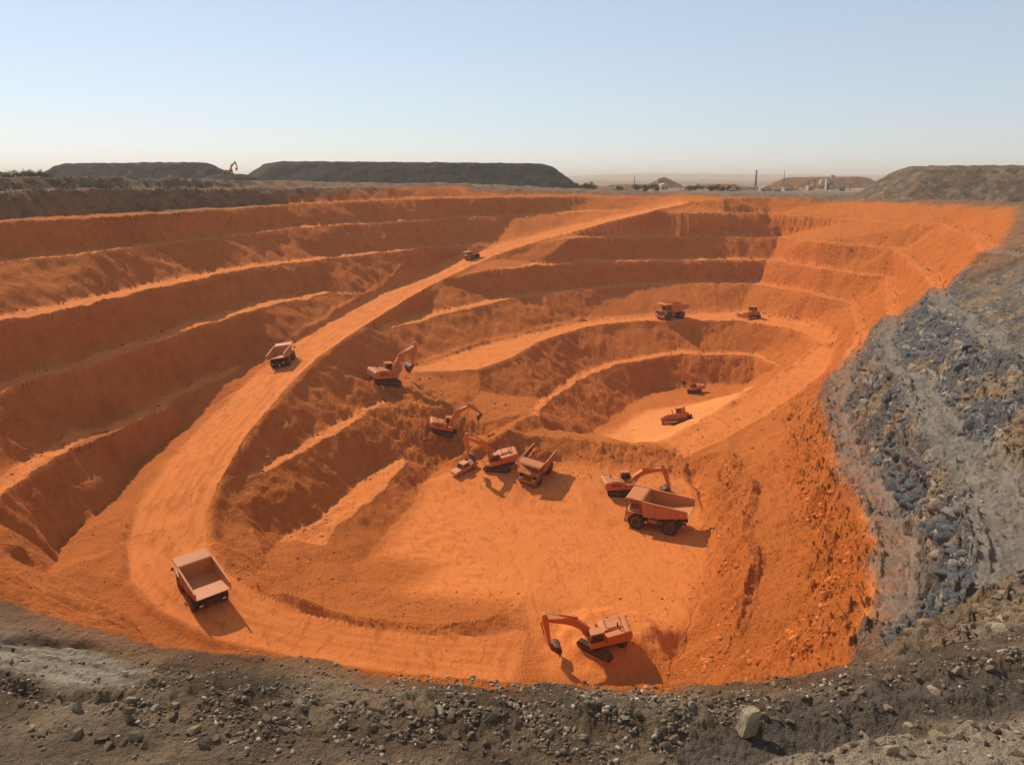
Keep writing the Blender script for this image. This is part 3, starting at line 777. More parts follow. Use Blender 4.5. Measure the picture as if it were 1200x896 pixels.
# ------------------------------------------------------------------ excavators
def stadium(Lh, r, n=16, cleat=.05):
    pts = []
    for k in range(n+1):
        a = -math.pi/2 + math.pi*k/n; pts.append((Lh + r*math.cos(a), r + r*math.sin(a)))
    for k in range(n+1):
        a = math.pi/2 + math.pi*k/n; pts.append((-Lh + r*math.cos(a), r + r*math.sin(a)))
    # even spacing with cleats
    P_ = pts + [pts[0]]; seg = [math.dist(P_[i], P_[i+1]) for i in range(len(pts))]; tot = sum(seg); N = int(tot/.11)//2*2
    out = []; i = 0; acc = 0
    for k in range(N):
        d = tot*k/N
        while acc + seg[i] < d: acc += seg[i]; i += 1
        t = (d-acc)/seg[i]; x = P_[i][0]+(P_[i+1][0]-P_[i][0])*t; z = P_[i][1]+(P_[i+1][1]-P_[i][1])*t
        cx = max(-Lh, min(Lh, x)); nx, nz_ = x-cx, z-r; l = math.hypot(nx, nz_) or 1
        e = cleat if (k//2) % 2 else 0
        out.append((x - nx/l*e, z - nz_/l*e))
    return out
def tracks(R, Lh, r, gauge, wd, ang=0.0):
    M = Matrix.Rotation(ang, 4, 'Z')
    for s in (-1, 1):
        t = MB(); t.prism(stadium(Lh, r), s*gauge-wd/2, s*gauge+wd/2)
        tr = t.build('track', M_RUBBER, R, M=M)
        w = MB()
        for k in range(5): w.cyl((-Lh+2*Lh*k/4, s*(gauge+wd/2-.05), r), (-Lh+2*Lh*k/4, s*(gauge+wd/2+.04), r), r*.55 if k in (0,4) else r*.36, 14)
        w.box((0, s*(gauge+wd/2+.01), r*1.02), (Lh*1.7, .06, r*.42))
        w.build('roller', M_DARK, tr, M=M)

def excavator(slew=0.0, boom=52, arm=-75, bucket=-60, Lb=5.9, La=3.1, mat=None):
    """boom, arm and bucket: absolute angles in degrees above the horizontal"""
    mat = mat or M_ORANGE
    R = empty('excavator')
    tracks(R, 1.75, .52, 1.25, .62, -slew)
    f = MB(); f.box((0,0,.72),(2.0,2.0,.5),bev=.08); f.cyl((0,0,.9),(0,0,1.22),.85,24); f.build('track_frame', M_DARK, R, M=Matrix.Rotation(-slew,4,'Z'))
    h = MB(); h.box((-.55,0,1.38),(4.0,2.75,.34),bev=.06)
    h.prism([(-2.55,1.5),(.05,1.5),(.05,2.28),(-.5,2.5),(-2.4,2.5)], -1.38, .48, .06)
    h.prism([(-2.55,1.5),(-.35,1.5),(-.35,2.3),(-2.4,2.42)], .5, 1.38, .06)
    h.box((.85,-.98,1.72),(1.2,.75,.55),bev=.06)
    house = h.build('upper_body', mat, R)
    v = MB()
    for k in range(6): v.box((-2.1+k*.27,-1.395,2.0),(.14,.03,.5))
    for k in range(5): v.box((-1.9+k*.3,-.4,2.512),(.16,1.2,.03))
    v.build('vent', M_DARK, house)
    c = MB(); c.prism([(-3.15,1.3),(-2.45,1.2),(-2.45,2.48),(-2.95,2.48),(-3.2,2.2)], -1.38, 1.38, .1); c.build('counterweight', M_LIGHT, R)
    p = MB(); p.box((-1.5,-.45,2.55),(1.5,1.5,.07),bev=.02); p.build('engine_cover', M_LIGHT, R)
    k = MB(); k.prism([(-.25,1.5),(1.45,1.5),(1.55,2.2),(1.2,3.12),(-.2,3.12)], .52, 1.45, .06); cab = k.build('cab', mat, R)
    r = MB(); r.box((.5,.985,3.165),(1.5,1.0,.08),bev=.03); r.build('cab_roof', M_LIGHT, cab)
    w = MB(); w.bar((1.575,.985,2.2),(1.235,.985,3.03),.78,.03); w.build('windscreen', M_GLASS, cab)
    for y in (.505,1.465):
        w = MB(); w.prism([(-.1,2.1),(1.38,2.1),(1.42,2.25),(1.12,3.0),(-.1,3.0)], y-.015, y+.015); w.build('window', M_GLASS, cab)
    e = MB(); e.cyl((-1.9,.3,2.5),(-1.9,.3,3.05),.09,10); e.build('exhaust', M_DARK, R)
    hr = MB()
    for x in (.3,1.4): hr.cyl((x,-1.33,2.0),(x,-1.33,2.75),.025,6)
    hr.cyl((.3,-1.33,2.75),(1.4,-1.33,2.75),.025,6); hr.cyl((-2.4,-1.3,2.5),(-2.4,-1.3,2.95),.025,6); hr.cyl((-2.4,-1.3,2.95),(-.6,-1.3,2.95),.025,6); hr.cyl((-.6,-1.3,2.95),(-.6,-1.3,2.5),.025,6)
    hr.build('handrail', M_CHROME, R)
    # boom: a cranked box beam
    rad = math.radians
    p0 = Vector((.75,0,1.75)); d = Vector((math.cos(rad(boom)),0,math.sin(rad(boom)))); nrm = Vector((-d.z,0,d.x))
    p1 = p0 + d*Lb*.48 + nrm*Lb*.14; p2 = p0 + d*Lb
    def beam(pts, ws): # outline of a bent beam in the x-z plane
        top = []; bot = []
        for i, q in enumerate(pts):
            a = pts[max(0,i-1)]; b = pts[min(len(pts)-1,i+1)]; t = (b-a).normalized(); n = Vector((-t.z,0,t.x))
            top.append(q+n*ws[i]/2); bot.append(q-n*ws[i]/2)
        return [(q.x,q.z) for q in top+bot[::-1]]
    q1 = p0.lerp(p1,.55)+nrm*.12; q2 = p1.lerp(p2,.35)+nrm*.10
    m = MB(); m.prism(beam([p0,q1,p1,q2,p2],[.42,.74,.86,.70,.40]), -.27-.15, .27-.15, .04); m.build('boom', mat, R)
    ad = Vector((math.cos(rad(arm)),0,math.sin(rad(arm)))); an = Vector((-ad.z,0,ad.x))
    a0 = p2 - ad*.75; a1 = p2 + ad*La
    m = MB(); m.prism(beam([a0,p2,p2+ad*La*.4,a1],[.36,.66,.52,.32]), -.2-.15, .2-.15, .03); m.build('arm', mat, R)
    def cylr(name, A, B, r1, y):
        A = Vector((A.x,y,A.z)); B = Vector((B.x,y,B.z)); mid = A.lerp(B,.58)
        t = MB(); t.cyl(A, mid, r1, 12); t.cyl(A-Vector((0,.08,0)),A+Vector((0,.08,0)),r1*1.4,10); c_ = t.build(name, mat, R)
        t = MB(); t.cyl(mid, B, r1*.55, 10); t.build('rod', M_CHROME, c_)
    for y in (-.55,.25): cylr('hydraulic_cylinder', Vector((1.25,0,1.5)), p0.lerp(p1,.85)-nrm*.05, .11, y)
    cylr('hydraulic_cylinder', p1+nrm*.55, a0+an*.25*(1 if an.dot(nrm)>0 else -1), .11, -.15)
    bd = Vector((math.cos(rad(bucket)),0,math.sin(rad(bucket)))); bn = Vector((bd.z,0,-bd.x))
    cylr('hydraulic_cylinder', p2+an*.48+ad*.25, a1-ad*.35+an*.34, .09, -.15)
    prof = []
    for al, ou in ((-.05,-.05),(.0,.30),(.16,.58),(.42,.78),(.72,.84),(1.02,.74),(1.28,.50),(1.48,.18)):
        prof.append(a1 + bd*al + bn*ou)
    def out2(q): return (q.x, q.z)
    mb = MB()
    inner = [q.lerp(a1+bd*.62+bn*.2, .10) for q in prof]
    mb.prism([out2(q) for q in prof+inner[::-1]], -.62-.15, .62-.15)
    for y in (-.66-.15,.62-.15): mb.prism([out2(q) for q in prof], y, y+.05)
    tip = prof[-1]; td = (prof[-1]-prof[-2]).normalized()
    for k in range(5): mb.bar(Vector((tip.x,-.70+.28*k,tip.z)), Vector((tip.x,-.70+.28*k,tip.z))+td*.28, .1, .09)
    mb.build('bucket', M_DARK, R)
    return R

EXCAVS = [
 # stand at / facing, scale, slew, boom, arm, bucket, label
 ((706,755,642,771), 1.06, .9, 36, -90, -120, 'orange excavator nearest the near rim, arm reaching down to the left of its long shadow', {'La': 3.5}),
 ((728,577,790,573), 1.12, .25, 21, -66, -140, 'orange excavator digging into the low bank behind the side on haul truck', {'La': 3.5}),
 ((586,547,548,556), 1.12, .5, 55, -84, -110, 'orange excavator loading the truck at the centre of the pit', {}),
 ((520,506,580,499), .98, .4, 62, -24, -100, 'excavator in the rubble slope with its boom arched high, above the pale pickup', {}),
 ((452,446,505,440), 1.25, .3, 50, -88, -110, 'orange excavator on the upper ledge beside the long ramp, boom raised to the right', {}),
 ((814,460,788,462), .85, .3, 66, -80, -100, 'small excavator at the back wall of the far sunken floor', {}),
]
for (a, sc, slew, bo, ar, bu, lab, kw) in EXCAVS:
    R = excavator(slew, bo, ar, bu, **kw)
    R.matrix_world = stand(*a, half=(1.8, 1.3), scale=sc)
    tag(R, lab, 'excavator', 'excavators of the mine')
bpy.context.view_layer.update()
# ------------------------------------------------------------------ bulldozers
def bulldozer():
    R = empty('bulldozer')
    tracks(R, 1.6, .5, 1.05, .6)
    h = MB(); h.prism([(.1,.9),(2.2,.9),(2.25,1.75),(.1,2.0)], -.6, .6, .06); h.box((-.9,0,1.3),(2.0,1.6,.9),bev=.08); h.box((0,0,.75),(3.2,1.5,.4)); h.build('body', M_ORANGE, R)
    c = MB(); c.prism([(-1.3,1.7),(.15,1.7),(.05,2.9),(-1.2,2.9)], -.75, .75, .05); cab = c.build('cab', M_ORANGE, R)
    r = MB(); r.box((-.58,0,2.97),(1.6,1.75,.1),bev=.03); r.build('cab_roof', M_LIGHT, cab)
    for y in (-.77,.77):
        w = MB(); w.prism([(-1.15,2.05),(.02,2.05),(-.02,2.8),(-1.1,2.8)], y-.015, y+.015); w.build('window', M_GLASS, cab)
    w = MB(); w.bar((.165,0,2.0),(.085,0,2.82),1.2,.03); w.build('windscreen', M_GLASS, cab)
    e = MB(); e.cyl((1.1,.35,1.8),(1.1,.35,2.75),.08,10); e.build('exhaust', M_DARK, R)
    b = MB(); pr = [(2.95+.22*(1-math.cos(t*2.2-1.1))*1.6, .08+1.35*(t)) for t in np.linspace(0,1,7)]
    b.prism(pr + [(x-.1, z) for x, z in pr[::-1]], -1.95, 1.95); b.build('blade', M_LIGHT, R)
    for s in (-1,1):
        a = MB(); a.bar((-.2,s*1.5,.5),(2.95,s*1.5,.45),.16,.3); a.build('push_arm', M_ORANGE, R)
    rp = MB(); rp.bar((-1.8,0,1.1),(-2.6,0,1.3),.9,.25); rp.bar((-2.6,0,1.5),(-2.75,0,.1),.16,.3); rp.build('ripper', M_DARK, R)
    return R
dz = bulldozer()
dz.matrix_world = stand(797,495,774,495, half=(1.6,1.0), scale=1.15); tag(dz, 'bulldozer in the middle of the far sunken floor', 'bulldozer', 'bulldozers of the mine')
d2 = copy_tree(dz); d2.matrix_world = stand(880,373,852,376, half=(1.6,1.0), scale=1.2); tag(d2, 'bulldozer on the far wide bench where the road begins to curve', 'bulldozer', 'bulldozers of the mine')

# ------------------------------------------------------------------ service pickup
def pickup():
    R = empty('pickup_truck')
    b = MB(); b.prism([(-2.5,.55),(2.5,.55),(2.55,.95),(2.3,1.15),(1.0,1.2),(-.95,1.2),(-2.5,1.2)], -.92, .92, .05); b.build('body', M_LIGHT, R)
    c = MB(); c.prism([(-.85,1.2),(1.15,1.2),(.5,1.85),(-.75,1.85)], -.82, .82, .05); cab = c.build('cab', M_LIGHT, R)
    w = MB(); w.bar((1.13,0,1.26),(.56,0,1.82),1.4,.03); w.build('windscreen', M_GLASS, cab)
    for y in (-.835,.835):
        w = MB(); w.prism([(-.7,1.27),(.95,1.27),(.45,1.76),(-.65,1.76)], y-.012, y+.012); w.build('window', M_GLASS, cab)
    t = MB(); t.box((-1.7,0,1.215),(1.4,1.5,.03)); t.build('cargo_bed', M_DARK, R)
    for x in (1.55,-1.55):
        for s in (-1,1):
            w = MB(); w.lathe_y([(.15,-.12),(.34,-.12),(.38,-.06),(.38,.06),(.34,.12),(.15,.12)], (x,s*.82,.38), 18); wh = w.build('wheel', M_RUBBER, R, True)
            m = MB(); m.cyl((x,s*.93,.38),(x,s*.96,.38),.2,14); m.build('rim', M_CHROME, wh)
    for s in (-1,1):
        l = MB(); l.box((2.5,s*.68,.88),(.1,.32,.16)); l.build('headlight', M_LAMP, R)
    return R
pk = pickup(); pk.matrix_world = stand(545,552,530,560, half=(1.5,.8)); tag(pk, 'pale pickup parked at the foot of the rubble slope, beside the central excavator', 'pickup')

# ------------------------------------------------------------------ spoil heaps beyond the rim
def earth_simple(name, cols, scale=.25, bumpd=.8, streaks=True):
    s = NT_(name); v = s.coord(); vs = s.coord(scale=(1,1,.15))
    c = s.mix(s.ramp(s.noise(scale, 5, .6, v), .35, .65), cols[0], cols[1])
    if streaks: c = s.mix(s.ramp(s.noise(scale*2.2, 5, .65, vs, .5), .5, .68, 0, .8), c, cols[2])
    f = s.noise(1.7, 6, .7, v)
    c = s.mix(s.ramp(f, .55, .75, 0, .5), c, tuple(x*.5 for x in cols[0]))
    return s.out(c, .97, s.bump(f, bumpd, .7), .05)
M_SPOIL = earth_simple('dark_spoil', ((.040,.032,.027),(.066,.050,.039),(.105,.080,.060)))
M_SPOILR = earth_simple('brown_spoil', ((.095,.070,.050),(.20,.125,.075),(.30,.20,.125)))
M_STOCK = earth_simple('stockpile_ore', ((.20,.095,.045),(.28,.14,.07),(.33,.19,.1)))

def heap(name, label, outline, H, mat, slope=.68, res=1.6, z0=None, gully=1.5, top=.6, cat='spoil heap', tilt=0.0, group=None):
    xs = [p[0] for p in outline]; ys = [p[1] for p in outline]
    x = np.arange(min(xs)-2*res, max(xs)+2*res, res); y = np.arange(min(ys)-2*res, max(ys)+2*res, res)
    X, Y = np.meshgrid(x, y, indexing='ij'); sh = X.shape; px, py = X.ravel().astype(np.float32), Y.ravel().astype(np.float32); nz = px*0
    sdv = poly_sd(px + 2.2*fbm(px/11, py/11, nz+5, 3), py + 2.2*fbm(px/11, py/11, nz+15, 3), outline, 200)
    Hh = H*(1 + tilt*(px-min(xs))/(max(xs)-min(xs)))
    rib = fbm(px/3.2, py/3.2, nz+3, 4, .55, True)
    h = sdv*slope + gully*(rib*.9 + .7*fbm(px/9, py/9, nz+23, 3))
    t = Hh + top*fbm(px/5, py/5, nz+9, 4, .6)
    k = .8; z = -np.log(np.exp(-np.clip(h, -20, 60)/k)+np.exp(-np.clip(t, -20, 60)/k))*k
    zb = np.array([gz(a, b) for a, b in outline]).mean() if z0 is None else z0
    z = np.maximum(z, -1.6) + zb
    n, m = sh
    co = np.stack([px, py, z], 1).astype(np.float32)
    I, J = np.meshgrid(np.arange(n-1), np.arange(m-1), indexing='ij'); a = (I*m+J).ravel()
    q = np.stack([a, a+m, a+m+1, a+1], 1); keep = (sdv[q].max(1) > -2.0); q = q[keep]
    used = np.unique(q); rm = np.zeros(len(px), int); rm[used] = np.arange(len(used)); q = rm[q]
    me = bpy.data.meshes.new(name); me.from_pydata(co[used].tolist(), [], q.tolist())
    for p in me.polygons: p.use_smooth = True
    me.materials.append(mat); o = bpy.data.objects.new(name, me); COL.objects.link(o)
    return tag(o, label, cat, group)
def qo(*pts): return [Q(p[0], p[1], 6)[:2] for p in pts]
heap('spoil_heap', 'long dark flat topped spoil heap behind the middle of the far rim', qo((284,392),(380,384),(520,388),(684,404),(672,470),(420,490),(270,470)), 14.0, M_SPOIL, z0=3.0, tilt=-.10, top=.9)
heap('spoil_heap', 'low dark spoil heap on the left skyline, between the bushes and the tiny excavator', qo((46,372),(120,366),(270,362),(276,420),(60,430)), 6.6, M_SPOIL, z0=8.3, tilt=.12, top=1.3)
heap('spoil_heap', 'big brown spoil heap beyond the right end of the far rim', qo((998,300),(1060,268),(1150,256),(1300,232),(1420,215),(1420,330),(1080,380)), 10.5, M_SPOILR, z0=2.2, top=1.1, gully=1.4)
heap('spoil_heap', 'far brown spoil heap on the horizon behind the conveyors', qo((894,640),(960,625),(1030,620),(1040,720),(900,730)), 8.2, M_STOCK, z0=.5, tilt=.15, slope=.5, res=2.5)
heap('stockpile', 'pointed brown stockpile standing alone on the horizon', qo((750,600),(772,585),(800,598),(806,618),(778,630),(754,618)), 9.2, M_STOCK, z0=.4, slope=.62, cat='stockpile', gully=.5)
heap('stockpile', 'long low brown stockpile left of the pointed one', qo((706,575),(735,566),(765,570),(770,598),(715,600)), 3.6, M_STOCK, z0=.6, cat='stockpile', top=1.2)

for a, h, lab in (((792,430,806,452), 1.7, 'low reddish bund just beyond the end of the ramp'), ((838,470,884,500), 2.6, 'low brown heap left of the chimney'), ((900,458,938,486), 2.3, 'low brown heap between the pale sheds and the inclined conveyor'),
  ((940,560,992,600), 4.2, 'brown heap under the inclined conveyor'), ((692,470,742,500), 2.0, 'low brown bund right of the long dark spoil heap'), ((812,610,868,640), 3.0, 'far low brown heap right of the pointed stockpile')):
    x0, y0, x1, y1 = a; m = (x0+x1)/2
    heap('stockpile', lab, qo((x0,y0),(m,y0-6),(x1,y0+2),(x1+3,y1),(m,y1+5),(x0-2,y1)), h, M_STOCK, z0=gz(*Q(m,(y0+y1)/2,8)[:2])-.2, cat='stockpile', top=1.0, gully=.6, slope=.55)

# ------------------------------------------------------------------ bushes and far trees
M_LEAF = NT_('dry_leaf'); _o = M_LEAF.new('ShaderNodeObjectInfo'); _g = M_LEAF.new('ShaderNodeNewGeometry')
M_LEAF = M_LEAF.out(M_LEAF.mix(_g.outputs['Random Per Island'], (.030,.042,.014), (.105,.115,.042)), .8, None, .2)
M_LEAFB = NT_('far_leaf'); _g = M_LEAFB.new('ShaderNodeNewGeometry')
M_LEAFB = M_LEAFB.out(M_LEAFB.mix(_g.outputs['Random Per Island'], (.045,.036,.018), (.10,.075,.036)), .85, None, .1)
M_BARK = earth_simple('bark', ((.08,.055,.035),(.12,.085,.05),(.16,.12,.08)), 4, .02)
def plant(name, label, cat, x, y, h, w, leaves, mat, group, leaf=.3):
    z = gz(x, y); R = empty(name, Matrix.Translation((x, y, z-.1))); tag(R, label, cat, group)
    t = MB(); limbs = []
    hub = Vector((0,0,h*.25)); t.cyl((0,0,-.3), hub, w*.045, 7, w*.03)
    for k in range(6):
        a = random.uniform(0, 6.28); e = Vector((math.cos(a)*w*random.uniform(.15,.36), math.sin(a)*w*random.uniform(.15,.36), h*random.uniform(.5,.85)))
        t.cyl(hub, e, w*.028, 5, w*.008); limbs.append(e)
    t.build('trunk', M_BARK, R)
    bm = bmesh.new()
    cl = [(e, w*random.uniform(.14,.24)) for e in limbs] + [(Vector((random.uniform(-.33,.33)*w, random.uniform(-.33,.33)*w, h*random.uniform(.25,.75))), w*random.uniform(.10,.2)) for _ in range(5)]
    for i in range(leaves):
        c, r = random.choice(cl)
        d = Vector((random.gauss(0,1), random.gauss(0,1), random.gauss(0,.8))).normalized()*r*random.uniform(.35,1.15)
        p = c + d; u = Vector((random.gauss(0,1),random.gauss(0,1),random.gauss(0,1))).normalized(); v = u.cross(Vector((random.gauss(0,1),random.gauss(0,1),random.gauss(0,1)))).normalized()
        s = leaf*random.uniform(.5,1.2)
        bm.faces.new([bm.verts.new(p+u*s*.6), bm.verts.new(p+v*s*.3), bm.verts.new(p-u*s*.6), bm.verts.new(p-v*s*.3)])
    me = bpy.data.meshes.new('crown'); bm.to_mesh(me); bm.free(); me.materials.append(mat)
    o = bpy.data.objects.new('crown', me); COL.objects.link(o); o.parent = R
    return R
k = 0
for px, Y, h, w in ((4,262,3.2,4.6),(14,266,3.7,5.4),(25,262,3.0,4.2),(33,270,4.4,6.0),(43,266,4.0,5.6),(52,270,3.2,4.6),(20,252,2.4,4.2),(38,254,2.6,4.4),(9,253,2.2,3.8),(-8,262,3.2,5)):
    q = Q(px, Y, .6); plant('bush', 'dusty green bush in the clump at the left end of the skyline', 'bush', q[0], q[1], h, w, 520, M_LEAF, 'bushes on the left skyline', .42)
for i in range(90):
    px = random.choice((random.uniform(682,700), random.uniform(705,772), random.uniform(806,862), random.uniform(806,862)))
    Y = random.uniform(430, 560); q = Q(px, Y, 9); h = random.uniform(1.8, 3.8)
    plant('tree', 'small dry tree in the scrub on the plain beyond the far rim', 'tree', q[0], q[1], h, h*random.uniform(1.0,1.6), 150, M_LEAFB, 'scrub trees on the plain', .55)
q = Q(690, 440, 9); plant('tree', 'larger dry tree standing just right of the long dark spoil heap', 'tree', q[0], q[1], 5.6, 6, 420, M_LEAFB, None, .6)

# ------------------------------------------------------------------ processing plant on the far plain
M_SHED = paint('dusty_sheet_metal', (.50,.40,.33), (.46,.24,.13), amt=.5, scale=.3)
M_STEELF = paint('far_dark_steel', (.10,.075,.06), (.25,.14,.08), amt=.3)
def tower(px, Y, h, r, label, cat='chimney'):
    x, y, _ = Q(px, Y, 8); z = gz(x, y)-.3; R = empty('chimney', Matrix.Translation((x,y,z))); tag(R, label, cat)
    t = MB(); t.cyl((0,0,0),(0,0,h),r,14,r*.78); t.build('shaft', M_STEELF, R, True)
    t = MB(); t.cyl((0,0,h),(0,0,h+.5),r*.95,14); t.build('cap', M_STEELF, R)
    t = MB(); t.box((0,0,1.2),(r*4,r*4,2.4)); t.build('plinth', M_SHED, R)
tower(885, 520, 11.6, .62, 'dark slim chimney rising from the plant on the far plain')
def mast(px, Y, h, label):
    x, y, _ = Q(px, Y, 8); z = gz(x, y)-.2; R = empty('mast', Matrix.Translation((x,y,z))); tag(R, label, 'mast')
    t = MB()
    for a in range(3):
        c = Vector((math.cos(a*2.09)*.5, math.sin(a*2.09)*.5, 0)); t.cyl(c, c*.3+Vector((0,0,h)), .07, 5)
    for k in range(10):
        for a in range(3):
            s0 = 1-.7*k/10; s1 = 1-.7*(k+1)/10
            c0 = Vector((math.cos(a*2.09)*.5*s0, math.sin(a*2.09)*.5*s0, h*k/10)); c1 = Vector((math.cos(a*2.09+2.09)*.5*s1, math.sin(a*2.09+2.09)*.5*s1, h*(k+1)/10)); t.cyl(c0, c1, .05, 4)
    t.build('lattice', M_STEELF, R)
    t = MB(); t.cyl((0,0,h),(0,0,h+1.5),.05,5); t.build('antenna', M_STEELF, R)
mast(743, 560, 8.5, 'thin lattice mast on the horizon left of the pointed stockpile')
mast(918, 640, 13.0, 'faint thin mast on the horizon between the chimney and the conveyors')
def conveyor(px0, z0, px1, z1, Y, label):
    a = Vector(Q(px0, Y, 8)[:2]+(0,)); b = Vector(Q(px1, Y-6, 8)[:2]+(0,)); g = gz(a.x, a.y)
    R = empty('conveyor', Matrix.Translation((a.x, a.y, g))); tag(R, label, 'conveyor')
    A = Vector((0,0,z0)); B = Vector((b.x-a.x, b.y-a.y, z1))
    t = MB(); t.bar(A, B, 1.7, .55); t.build('gantry', M_SHED, R)
    t = MB(); t.bar(A+Vector((0,0,.42)), B+Vector((0,0,.42)), 1.2, .25); t.build('belt', M_STEELF, R)
    for f in (.3,.62,.92):
        p = A.lerp(B, f); l = MB()
        for s in (-.7,.7): l.cyl((p.x-.3, p.y+s, -.5),(p.x, p.y+s, p.z-.2),.12,5)
        l.build('leg', M_STEELF, R)
    t = MB(); t.box(B+Vector((.3,0,-.1)),(1.6,1.9,1.5),bev=.05); t.build('head_chute', M_SHED, R)
conveyor(934, 1.2, 956, 7.0, 500, 'pale inclined conveyor rising to the right on the far plain')
conveyor(975, 1.0, 998, 4.4, 470, 'dark low conveyor in front of the brown heap on the far plain')
def shed(px, Y, wd, dp, h, label, roof='gable', cat='building'):
    x, y, _ = Q(px, Y, 8); z = gz(x, y)-.3; R = empty('plant_building', Matrix.Translation((x,y,z)) @ Matrix.Rotation(random.uniform(-.3,.3),4,'Z')); tag(R, label, cat)
    t = MB(); t.box((0,0,h/2),(wd,dp,h)); wl = t.build('wall', M_SHED, R)
    t = MB()
    if roof == 'gable':
        t.prism([(-wd/2-.2,h+.01),(wd/2+.2,h+.01),(0,h+wd*.22)], -dp/2-.2, dp/2+.2)
    else: t.box((0,0,h+.15),(wd+.4,dp+.4,.3))
    t.build('roof', M_SHED, R)
    t = MB(); t.box((-wd*.2,-dp/2-.03,h*.32),(wd*.25,.06,h*.6)); t.build('door', M_STEELF, R)
    for s in (.1,.32):
        t = MB(); t.box((wd*s,-dp/2-.03,h*.6),(wd*.13,.06,h*.22)); t.build('window', M_GLASS, R)
shed(777, 520, 4.6, 5, 3.6, 'small pale hut in front of the pointed stockpile')
shed(858, 430, 3.6, 3, 2.0, 'low pale hut nearest the far rim, left of the chimney')
shed(879, 505, 7.5, 4, 2.3, 'pale low building around the foot of the chimney', 'flat')
shed(897, 440, 6.0, 3.5, 2.4, 'long pale shed just right of the chimney')
shed(909, 446, 4.5, 3, 1.8, 'smaller pale shed at the right end of the pair beside the chimney', 'flat')
shed(864, 448, 3.2, 3, 1.9, 'tiny pale hut right of the low pale hut nearest the rim', 'flat')
shed(985, 470, 3.4, 3, 2.6, 'small shed under the dark low conveyor')
shed(832, 470, 3.0, 3, 2.0, 'tiny hut among the scrub left of the low brown heap')
for _px, _Y, _w, _h, _l in ((846,462,2.6,1.7,'tiny hut just left of the low brown heap by the chimney'), (922,452,5.0,2.2,'low pale shed between the smaller pale shed and the inclined conveyor'), (949,486,3.2,2.6,'small shed under the upper end of the inclined conveyor'), (804,500,3.0,2.0,'lone pale hut just right of the pointed stockpile'), (733,520,3.6,2.0,'lone pale hut left of the thin lattice mast')):
    shed(_px, _Y, _w, 3, _h, _l, 'flat')
shed(971, 500, 4.2, 4.2, 6.6, 'tall square plant building between the two conveyors', 'flat')
shed(974.5, 500, 2.0, 2.0, 8.6, 'narrow pale tower against the tall square plant building', 'flat')
x, y, _ = Q(962, 505, 8); z = gz(x, y); R = empty('silo', Matrix.Translation((x,y,z-.3))); tag(R, 'round pale silo left of the tall square plant building', 'silo')
t = MB(); t.cyl((0,0,2.0),(0,0,6.0),1.5,18); t.build('tank', M_SHED, R, True)
t = MB(); t.cyl((0,0,6.0),(0,0,6.9),1.55,18,.4); t.build('roof', M_SHED, R)
for a in range(4):
    t = MB(); t.cyl((math.cos(a*1.57+.7)*1.2,math.sin(a*1.57+.7)*1.2,-.3),(math.cos(a*1.57+.7)*1.2,math.sin(a*1.57+.7)*1.2,2.1),.15,6); t.build('leg', M_STEELF, R)

# ------------------------------------------------------------------ stones
def rock_mesh(seed, sub=2, flat=1.0):
    bm = bmesh.new(); bmesh.ops.create_icosphere(bm, subdivisions=sub, radius=1.0)
    r = random.Random(seed)
    cuts = [(Vector((r.gauss(0,1),r.gauss(0,1),r.gauss(0,1))).normalized(), r.uniform(.36,.80)) for _ in range(12)]
    r1 = r.uniform(.62,1.0); v = np.array([x.co for x in bm.verts], np.float32)
    n = fbm(v[:,0]*1.6+seed*3.1, v[:,1]*1.6, v[:,2]*1.6+seed, 3)
    for x, k in zip(bm.verts, n):
        c = x.co*(1+.16*k)
        for nn, d in cuts:
            e = c.dot(nn)-d
            if e > 0: c -= nn*e*.92
        x.co = Vector((c.x*1.1, c.y*r1, c.z*.78*flat))
    me = bpy.data.meshes.new('boulder'); bm.to_mesh(me); bm.free(); return me
def rock_mat(name, a, b, c):
    s = NT_(name); v = s.coord(); oi = s.new('ShaderNodeObjectInfo')
    k = s.mix(oi.outputs['Random'], a, b); n = s.noise(2.2, 6, .7, v); f = s.noise(9, 5, .7, v)
    k = s.mix(s.ramp(n, .42, .68), k, c); k = s.mix(s.ramp(f, .58, .75, 0, .5), k, tuple(x*.4 for x in a))
    return s.out(k, .93, s.bump(f, .08, .9), .12)
M_ROCK = rock_mat('brown_stone', (.15,.098,.060), (.35,.24,.145), (.26,.18,.115))
M_ROCKP = rock_mat('pale_stone', (.44,.31,.185), (.54,.40,.25), (.34,.22,.125))
M_ROCKO = rock_mat('ore_stone', (.38,.085,.012), (.60,.17,.040), (.50,.13,.026))
ROCKS = [rock_mesh(i, 3) for i in range(14)]
for m in ROCKS: m.materials.append(M_ROCK)
ROCKSP = [m.copy() for m in ROCKS[:6]]
for m in ROCKSP: m.materials.clear(); m.materials.append(M_ROCKP)
def boulder(me, x, y, size, label, group=None, sink=.3, zs=1.0, rot=None):
    o = bpy.data.objects.new('boulder', me); COL.objects.link(o)
    o.location = (x, y, gz(x, y) + size*(.75*zs-.75*sink*2)*.5); o.scale = (size, size, size*zs)
    o.rotation_euler = rot or (random.uniform(-.5,.5), random.uniform(-.5,.5), random.uniform(0,6.28))
    return tag(o, label, 'boulder' if size > .16 else 'stone', group)
def near(px, py): h = hit(px, py); return h.x, h.y
